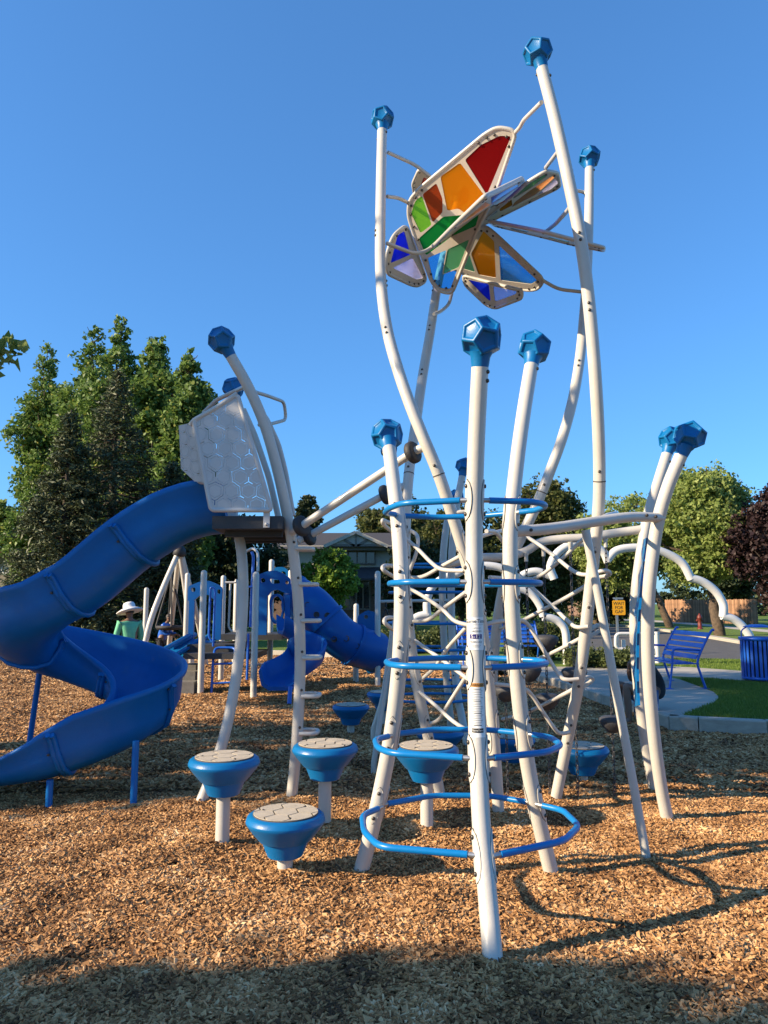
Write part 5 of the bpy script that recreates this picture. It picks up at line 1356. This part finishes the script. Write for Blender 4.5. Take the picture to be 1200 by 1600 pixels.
# ladder, rails
for pts, r, mm in (([(330, 1090, 12.9), (333, 1030, 12.95), (336, 1012, 13.2), (368, 1012, 13.2), (366, 1030, 12.95), (363, 1088, 12.9)], .022, M_bench), ([(333, 1038, 12.95), (366, 1036, 12.95)], .018, M_bench), ([(332, 1068, 12.9), (365, 1066, 12.9)], .018, M_bench),
                   ([(333, 1010, 13.2), (336, 925, 13.2), (334, 918, 13.2), (329, 918, 13.2), (326, 995, 13.2), (332, 1003, 13.2)], .02, M_bench), ([(403, 893, 12.6), (403, 862, 12.8), (394, 856, 13), (378, 866, 13.2)], .024, M_white),
                   ([(391, 980, 12.8), (396, 870, 12.9), (393, 862, 12.9)], .026, M_bench), ([(386, 1062, 12.9), (388, 990, 12.9)], .022, M_bench), ([(352, 910, 14), (369, 910, 14), (369, 905, 14)], .02, M_white), ([(360, 912, 14), (357, 980, 14), (362, 987, 14), (370, 987, 14)], .02, M_white),
                   ([(590, 940, 14.2), (640, 939, 14.2), (700, 938, 14.3)], .028, M_white), ([(392, 1038, 13), (414, 1038, 13.6)], .02, M_white), ([(404, 917, 12.7), (386, 917, 12.9)], .018, M_bench)):
    m_ = MB(); m_.tube(rounded(PL(pts), .1), r, 8); m_.build('rail', mm, KP)
m_ = MB(); q = P(603, 950, 14.2); m_.tube(rounded([q + Vector((0, 0, .0)), q + Vector((-.07, 0, -.2)), q + Vector((.07, 0, -.2))], .04, 4, True), .014, 8, closed=True); m_.tube([q + Vector((0, 0, .02)), q + Vector((0, 0, .13))], .02, 8); m_.build('trapeze_ring', M_rubber, KP)
# tube slide
tp = spline(PL([(462, 932, 14.2), (488, 948, 14.0), (508, 970, 13.95), (528, 992, 14.0), (552, 1007, 14.1), (574, 1015, 14.25), (588, 1019, 14.4)]), 6)
m_ = MB(); m_.tube(tp, [.385] * len(tp), 24); tsl = m_.build('tube_slide', M_kblue, KP)
for k in (12, 24):
    m_ = MB(); t = (tp[k + 1] - tp[k - 1]).normalized(); m_.tube([tp[k] - t * .03, tp[k] + t * .03], .415, 24); m_.build('flange', M_kblue, tsl)
for (x, y) in ((481, 945), (495, 960), (511, 962), (523, 998), (541, 998), (557, 1009), (570, 1003)):
    r_ = ray(x, y); best = min(tp, key=lambda p: (P(x, y, p.y) - p).length); c = P(x, y, best.y - .34)
    n = (c - best); n = n.normalized(); m_ = MB(); m_.lathe([(.055, 0), (.055, .012), (.042, .014), (.04, -.02), (0, -.02)], best + n * .388, 14, n); m_.cur = 0; m_.build('porthole', M_deck, tsl)
# tube slide entry hood
kpanel([(456, 905), (466, 897), (478, 902), (484, 930), (480, 975), (456, 970)], 14.4, .08)
# small spiral slide
sp_ = []
for i in range(26):
    t = i / 25; px = 438 + 44 * sin(min(1, t * 1.15) * pi * .9) - 4 * t - 10 * max(0, t - .7) / .3; py = 985 + 88 * t; Yk = 13.1 - 1.15 * t + .55 * sin(pi * t)
    sp_.append(P(px, py, Yk))
m_ = MB(); vs_ = []
pr = [(.30, .26), (.33, .28), (.35, .24), (.30, .02), (.18, -.06), (-.18, -.06), (-.30, .02), (-.35, .24), (-.33, .28), (-.30, .26), (-.26, .06), (-.15, 0), (.15, 0), (.26, .06)]
for i, p in enumerate(sp_):
    tg = (sp_[min(i + 1, 25)] - sp_[max(i - 1, 0)]); tg.z = 0; tg.normalize(); sd = Vector((-tg.y, tg.x, 0))
    for x, z in pr: vs_.append(p + sd * x + Vector((0, 0, z)))
n = len(pr); m_.add(vs_, [(a * n + b, a * n + (b + 1) % n, (a + 1) * n + (b + 1) % n, (a + 1) * n + b) for a in range(25) for b in range(n)], True)
m_.add(vs_[:n], [tuple(range(n))]); m_.add(vs_[-n:], [tuple(range(n))]); ks = m_.build('spiral_chute', M_kblue, KP)
m_ = MB(); q = G(452, 1100); m_.tube([q, q + Vector((0, .1, .25))], .035, 10); m_.build('support_leg', M_bench, KP)
# left small double slide
m_ = MB()
for s, e in (((300, 1000, 13.9), (262, 1022, 12.9)), ((322, 1002, 14.1), (285, 1028, 13.4))):
    a, b = P(*s), P(*e); m_.beam(a, b, .42, .04); 
    for k in (-1, 1): m_.tube([a + Vector((0, .22 * k, .09)), b + Vector((0, .22 * k, .09))], .045, 8)
m_.build('small_slide', M_blue, KP)

# tripod swing behind
SW = thing('tripod_swing', P(280, 1000, 17), 'white tripod swing frame with a black cap', 'swing'); SW.location.z = 0
ap = P(281, 858, 17)
for (x, y, Y) in ((218, 1030, 16.4), (262, 1030, 20.2), (322, 1030, 19.2), (300, 1030, 18.0)):
    e = P(x, y, Y); e.z = 0
    pts = [ap + Vector((0, 0, -.05)), ap.lerp(e, .18) + (e - ap).normalized().cross(Vector((0, 1, 0))) * 0 , ap.lerp(e, .6), e]
    mid = ap.lerp(e, .55); mid += Vector((e.x - ap.x, e.y - ap.y, 0)).normalized() * .14
    m_ = MB(); m_.tube(spline([ap, mid, e], 8), .065, 12); m_.build('leg', M_white, SW)
m_ = MB(); m_.lathe([(.10, -.18), (.16, -.12), (.12, .02), (.05, .09), (0, .1)], ap, 14); m_.build('cap', M_rubber, SW)
m_ = MB(); q = P(265, 985, 18); m_.lathe([(.02, 0), (.30, .02), (.34, .08), (.32, .12), (.26, .06), (0, .04)], q, 18); sw = m_.build('basket_seat', M_rubber, SW)
for k in range(4):
    an = k * pi / 2 + .4; m_ = MB(); m_.tube([q + Vector((cos(an) * .32, sin(an) * .32, .1)), Vector((q.x, q.y, ap.z - .5))], .022, 6); m_.build('rope', M_rubber, SW)

# ------------------------------------------------------------------ people
def skin_body(name, joints, edges, m, parent, sub=2):
    me = bpy.data.meshes.new(name); me.from_pydata([j[0] for j in joints], edges, [])
    o = bpy.data.objects.new(name, me); COL.objects.link(o)
    sk = o.modifiers.new('skin', 'SKIN'); sk.use_smooth_shade = True
    ss = o.modifiers.new('sub', 'SUBSURF'); ss.levels = sub; ss.render_levels = sub
    for i, j in enumerate(joints):
        r = j[1]; me.skin_vertices[0].data[i].radius = (r, r) if not hasattr(r, '__len__') else r
    me.skin_vertices[0].data[0].use_root = True
    me.materials.append(m)
    o.parent = parent; o.matrix_parent_inverse = wmat(parent).inverted()
    return o
def head(c, r, fwd, m_skin, parent, hair=True):
    fwd = Vector(fwd).normalized(); q = fwd.to_track_quat('Y', 'Z').to_matrix()
    m_ = MB(); prof = [(0, -.135), (.035, -.130), (.058, -.105), (.070, -.06), (.078, 0), (.078, .05), (.064, .095), (.035, .122), (0, .128)]
    m_.lathe(prof, (0, 0, 0), 20)
    for i, v in enumerate(m_.v):
        v = Vector(v); v.y *= 1.15
        if v.y > 0 and -.05 < v.z < .02: v.y += .02 * max(0, 1 - abs(v.x) / .02)
        m_.v[i] = tuple(Vector(c) + q @ (v * r))
    for s in (-1, 1): m_.lathe([(0, -.01), (.022, -.008), (.024, .004), (0, .012)], Vector(c) + q @ (Vector((s * .08, -.005, -.005)) * r), 8, q @ Vector((s, 0, 0)))
    hd = m_.build('head', m_skin, parent)
    if hair:
        m_ = MB(); m_.lathe([(.083, -.02), (.086, .05), (.07, .10), (.038, .13), (0, .137)], (0, 0, 0), 18)
        for i, v in enumerate(m_.v): v = Vector(v); v.y = v.y * 1.15 - .018; m_.v[i] = tuple(Vector(c) + q @ (v * r))
        m_.build('hair', M_hair, hd)
    for s in (-1, 1):
        m_ = MB(); m_.lathe([(0, -.004), (.008, 0), (0, .004)], Vector(c) + q @ (Vector((s * .03, .083, .0)) * r), 8, q @ Vector((0, 1, 0))); m_.build('eye', M_hair, hd)
    return hd
def hand(c, d, up, m, parent, s=1.0):
    """palm with four fingers and a thumb"""
    d = Vector(d).normalized(); sd = d.cross(Vector(up)).normalized(); up = sd.cross(d); c = Vector(c); m_ = MB()
    m_.tube([c, c + d * .05 * s, c + d * .085 * s], [.026 * s, .036 * s, .034 * s], 8)
    for k, l in enumerate((.06, .072, .066, .05)):
        b = c + d * .08 * s + sd * (k - 1.5) * .019 * s
        m_.tube([b, b + d * l * .5 * s - up * .008 * s, b + d * l * .85 * s - up * .03 * s], [.0095 * s, .009 * s, .007 * s], 6)
    b = c + d * .03 * s - sd * .03 * s; m_.tube([b, b - sd * .03 * s + d * .02 * s, b - sd * .035 * s + d * .05 * s - up * .012 * s], [.011 * s, .010 * s, .008 * s], 6)
    return m_.build('hand', m, parent)

# person sitting on the kerb, facing left, hands to the face
sx, sy = G(1016, 1108, RIM).x, G(1016, 1108, RIM).y
pr_ = thing('person', (sx, sy, RIM), 'person in dark shirt and blue shorts sitting on the kerb', 'person')
V = lambda x, y, z: (sx + x, sy + y, RIM + z)
J = [(V(.02, 0, .10), (.13, .15)), (V(.07, 0, .30), (.12, .15)), (V(.04, 0, .47), (.12, .16)), (V(-.01, 0, .575), .06), (V(-.05, 0, .65), .048),
     (V(-.02, -.17, .52), .06), (V(-.18, -.2, .36), .045), (V(-.24, -.10, .53), .036),
     (V(-.02, .17, .52), .06), (V(-.18, .2, .36), .045), (V(-.24, .08, .53), .036),
     (V(-.06, -.10, .10), .085), (V(-.36, -.13, .34), .065), (V(-.34, -.14, .08), .05), (V(-.33, -.14, -.13), .04), (V(-.45, -.15, -.155), .035),
     (V(-.06, .10, .10), .085), (V(-.38, .13, .34), .065), (V(-.37, .14, .08), .05), (V(-.36, .14, -.13), .04), (V(-.48, .15, -.155), .035)]
ED = [(0, 1), (1, 2), (2, 3), (3, 4), (2, 5), (5, 6), (6, 7), (2, 8), (8, 9), (9, 10), (0, 11), (11, 12), (12, 13), (13, 14), (14, 15), (0, 16), (16, 17), (17, 18), (18, 19), (19, 20)]
skin_body('body', J, ED, M_skin, pr_)
skin_body('shirt', [(V(.03, 0, .12), (.15, .17)), (V(.08, 0, .30), (.14, .17)), (V(.045, 0, .47), (.135, .175)), (V(-.01, 0, .56), .075), (V(-.02, -.18, .52), .075), (V(-.11, -.205, .43), .064), (V(-.02, .18, .52), .075), (V(-.11, .205, .43), .064)], [(0, 1), (1, 2), (2, 3), (2, 4), (4, 5), (2, 6), (6, 7)], M_dkshirt, pr_)
skin_body('shorts', [(V(.02, 0, .09), (.15, .165)), (V(-.06, -.10, .105), .10), (V(-.27, -.125, .27), .085), (V(-.06, .10, .105), .10), (V(-.28, .125, .27), .085)], [(0, 1), (1, 2), (0, 3), (3, 4)], M_shorts, pr_)
head(V(-.13, 0, .72), 1.0, (-1, -.1, -.35), M_skin, pr_)
hand(V(-.24, -.09, .53), (.1, .25, 1), (-1, 0, 0), M_skin, pr_); hand(V(-.24, .07, .53), (.1, -.25, 1), (-1, 0, 0), M_skin, pr_)
for y in (-.15, .15):
    m_ = MB(); m_.box(V(-.42, y, -.185), (.27, .10, .025)); m_.build('sandal', M_sandal, pr_)

def standing(loc, hgt, face, shirt, label, hat=False, lean=0.0, arm_fwd=0.0):
    k = hgt / 1.72; t = thing('person', loc, label, 'person'); L0 = Vector(loc); f = Vector((face[0], face[1], 0)).normalized(); s = Vector((f.y, -f.x, 0))
    W = lambda a, b, z: tuple(L0 + (s * a + f * (b + lean * max(0, z - .9))) * k + Vector((0, 0, z * k)))
    J = [(W(0, 0, .95), (.13 * k, .16 * k)), (W(0, 0, 1.18), (.115 * k, .15 * k)), (W(0, 0, 1.38), (.12 * k, .17 * k)), (W(0, .01, 1.47), .06 * k), (W(0, .02, 1.54), .05 * k)]
    ED = [(0, 1), (1, 2), (2, 3), (3, 4)]
    for q in (-1, 1):
        i = len(J); J += [(W(q * .19, 0, 1.38), .062 * k), (W(q * .25, .02 + arm_fwd * .2, 1.12), .045 * k), (W(q * .24, .10 + arm_fwd * .5, .92 + arm_fwd * .25), .035 * k)]
        ED += [(2, i), (i, i + 1), (i + 1, i + 2)]
        hand(J[i + 2][0], (f * (.3 + arm_fwd) + Vector((0, 0, -1 + arm_fwd))), f, M_skin, t, k)
        i = len(J); J += [(W(q * .10, 0, .88), .09 * k), (W(q * .11, .02, .50), .062 * k), (W(q * .11, 0, .08), .042 * k), (W(q * .12, .15, .04), .038 * k)]
        ED += [(0, i), (i, i + 1), (i + 1, i + 2), (i + 2, i + 3)]
    skin_body('body', J, ED, M_skin, t)
    sj = [(W(0, 0, .86), (.16 * k, .19 * k)), (W(0, 0, 1.18), (.14 * k, .175 * k)), (W(0, 0, 1.38), (.14 * k, .19 * k)), (W(0, .01, 1.46), .075 * k)]; se = [(0, 1), (1, 2), (2, 3)]
    for q in (-1, 1):
        i = len(sj); sj += [(W(q * .20, 0, 1.38), .078 * k), (W(q * .26, .02 + arm_fwd * .2, 1.12), .064 * k), (W(q * .25, .09 + arm_fwd * .45, .96 + arm_fwd * .22), .05 * k)]; se += [(2, i), (i, i + 1), (i + 1, i + 2)]
    skin_body('shirt', sj, se, shirt, t)
    tj = [(W(0, 0, .93), (.14 * k, .17 * k))]; te = []
    for q in (-1, 1):
        i = len(tj); tj += [(W(q * .10, 0, .86), .105 * k), (W(q * .11, .02, .50), .08 * k), (W(q * .11, 0, .10), .062 * k)]; te += [(0, i), (i, i + 1), (i + 1, i + 2)]
    skin_body('trousers', tj, te, M_trousers, t)
    hc = Vector(W(0, .04, 1.62)); head(hc, k, f, M_skin, t)
    if hat:
        m_ = MB(); ax = (Vector((0, 0, 1)) + f * .25 - s * .12)
        m_.lathe([(.225, -.035), (.235, -.025), (.16, .015), (.11, .03), (.105, .09), (.09, .125), (.05, .14), (0, .143)], hc + Vector((0, 0, .035)), 28, ax); m_.lathe([(0, .12), (.10, .02), (.22, -.04), (.225, -.035)], hc + Vector((0, 0, .03)), 28, ax); m_.build('sun_hat', M_hat, t)
    return t
gp_ = P(203, 965, 13.4); standing((gp_.x, 13.4, 0), P(203, 950, 13.4).z / 1.0 + .02, (-.6, .8), M_green, 'person in white sun hat and mint green shirt behind the slide', True)
gp_ = P(253, 965, 18.2); standing((gp_.x, 18.2, 0), P(253, 962, 18.2).z + .02, (1, -.1), M_bench, 'person in blue leaning toward the basket swing', False, .3, .6)
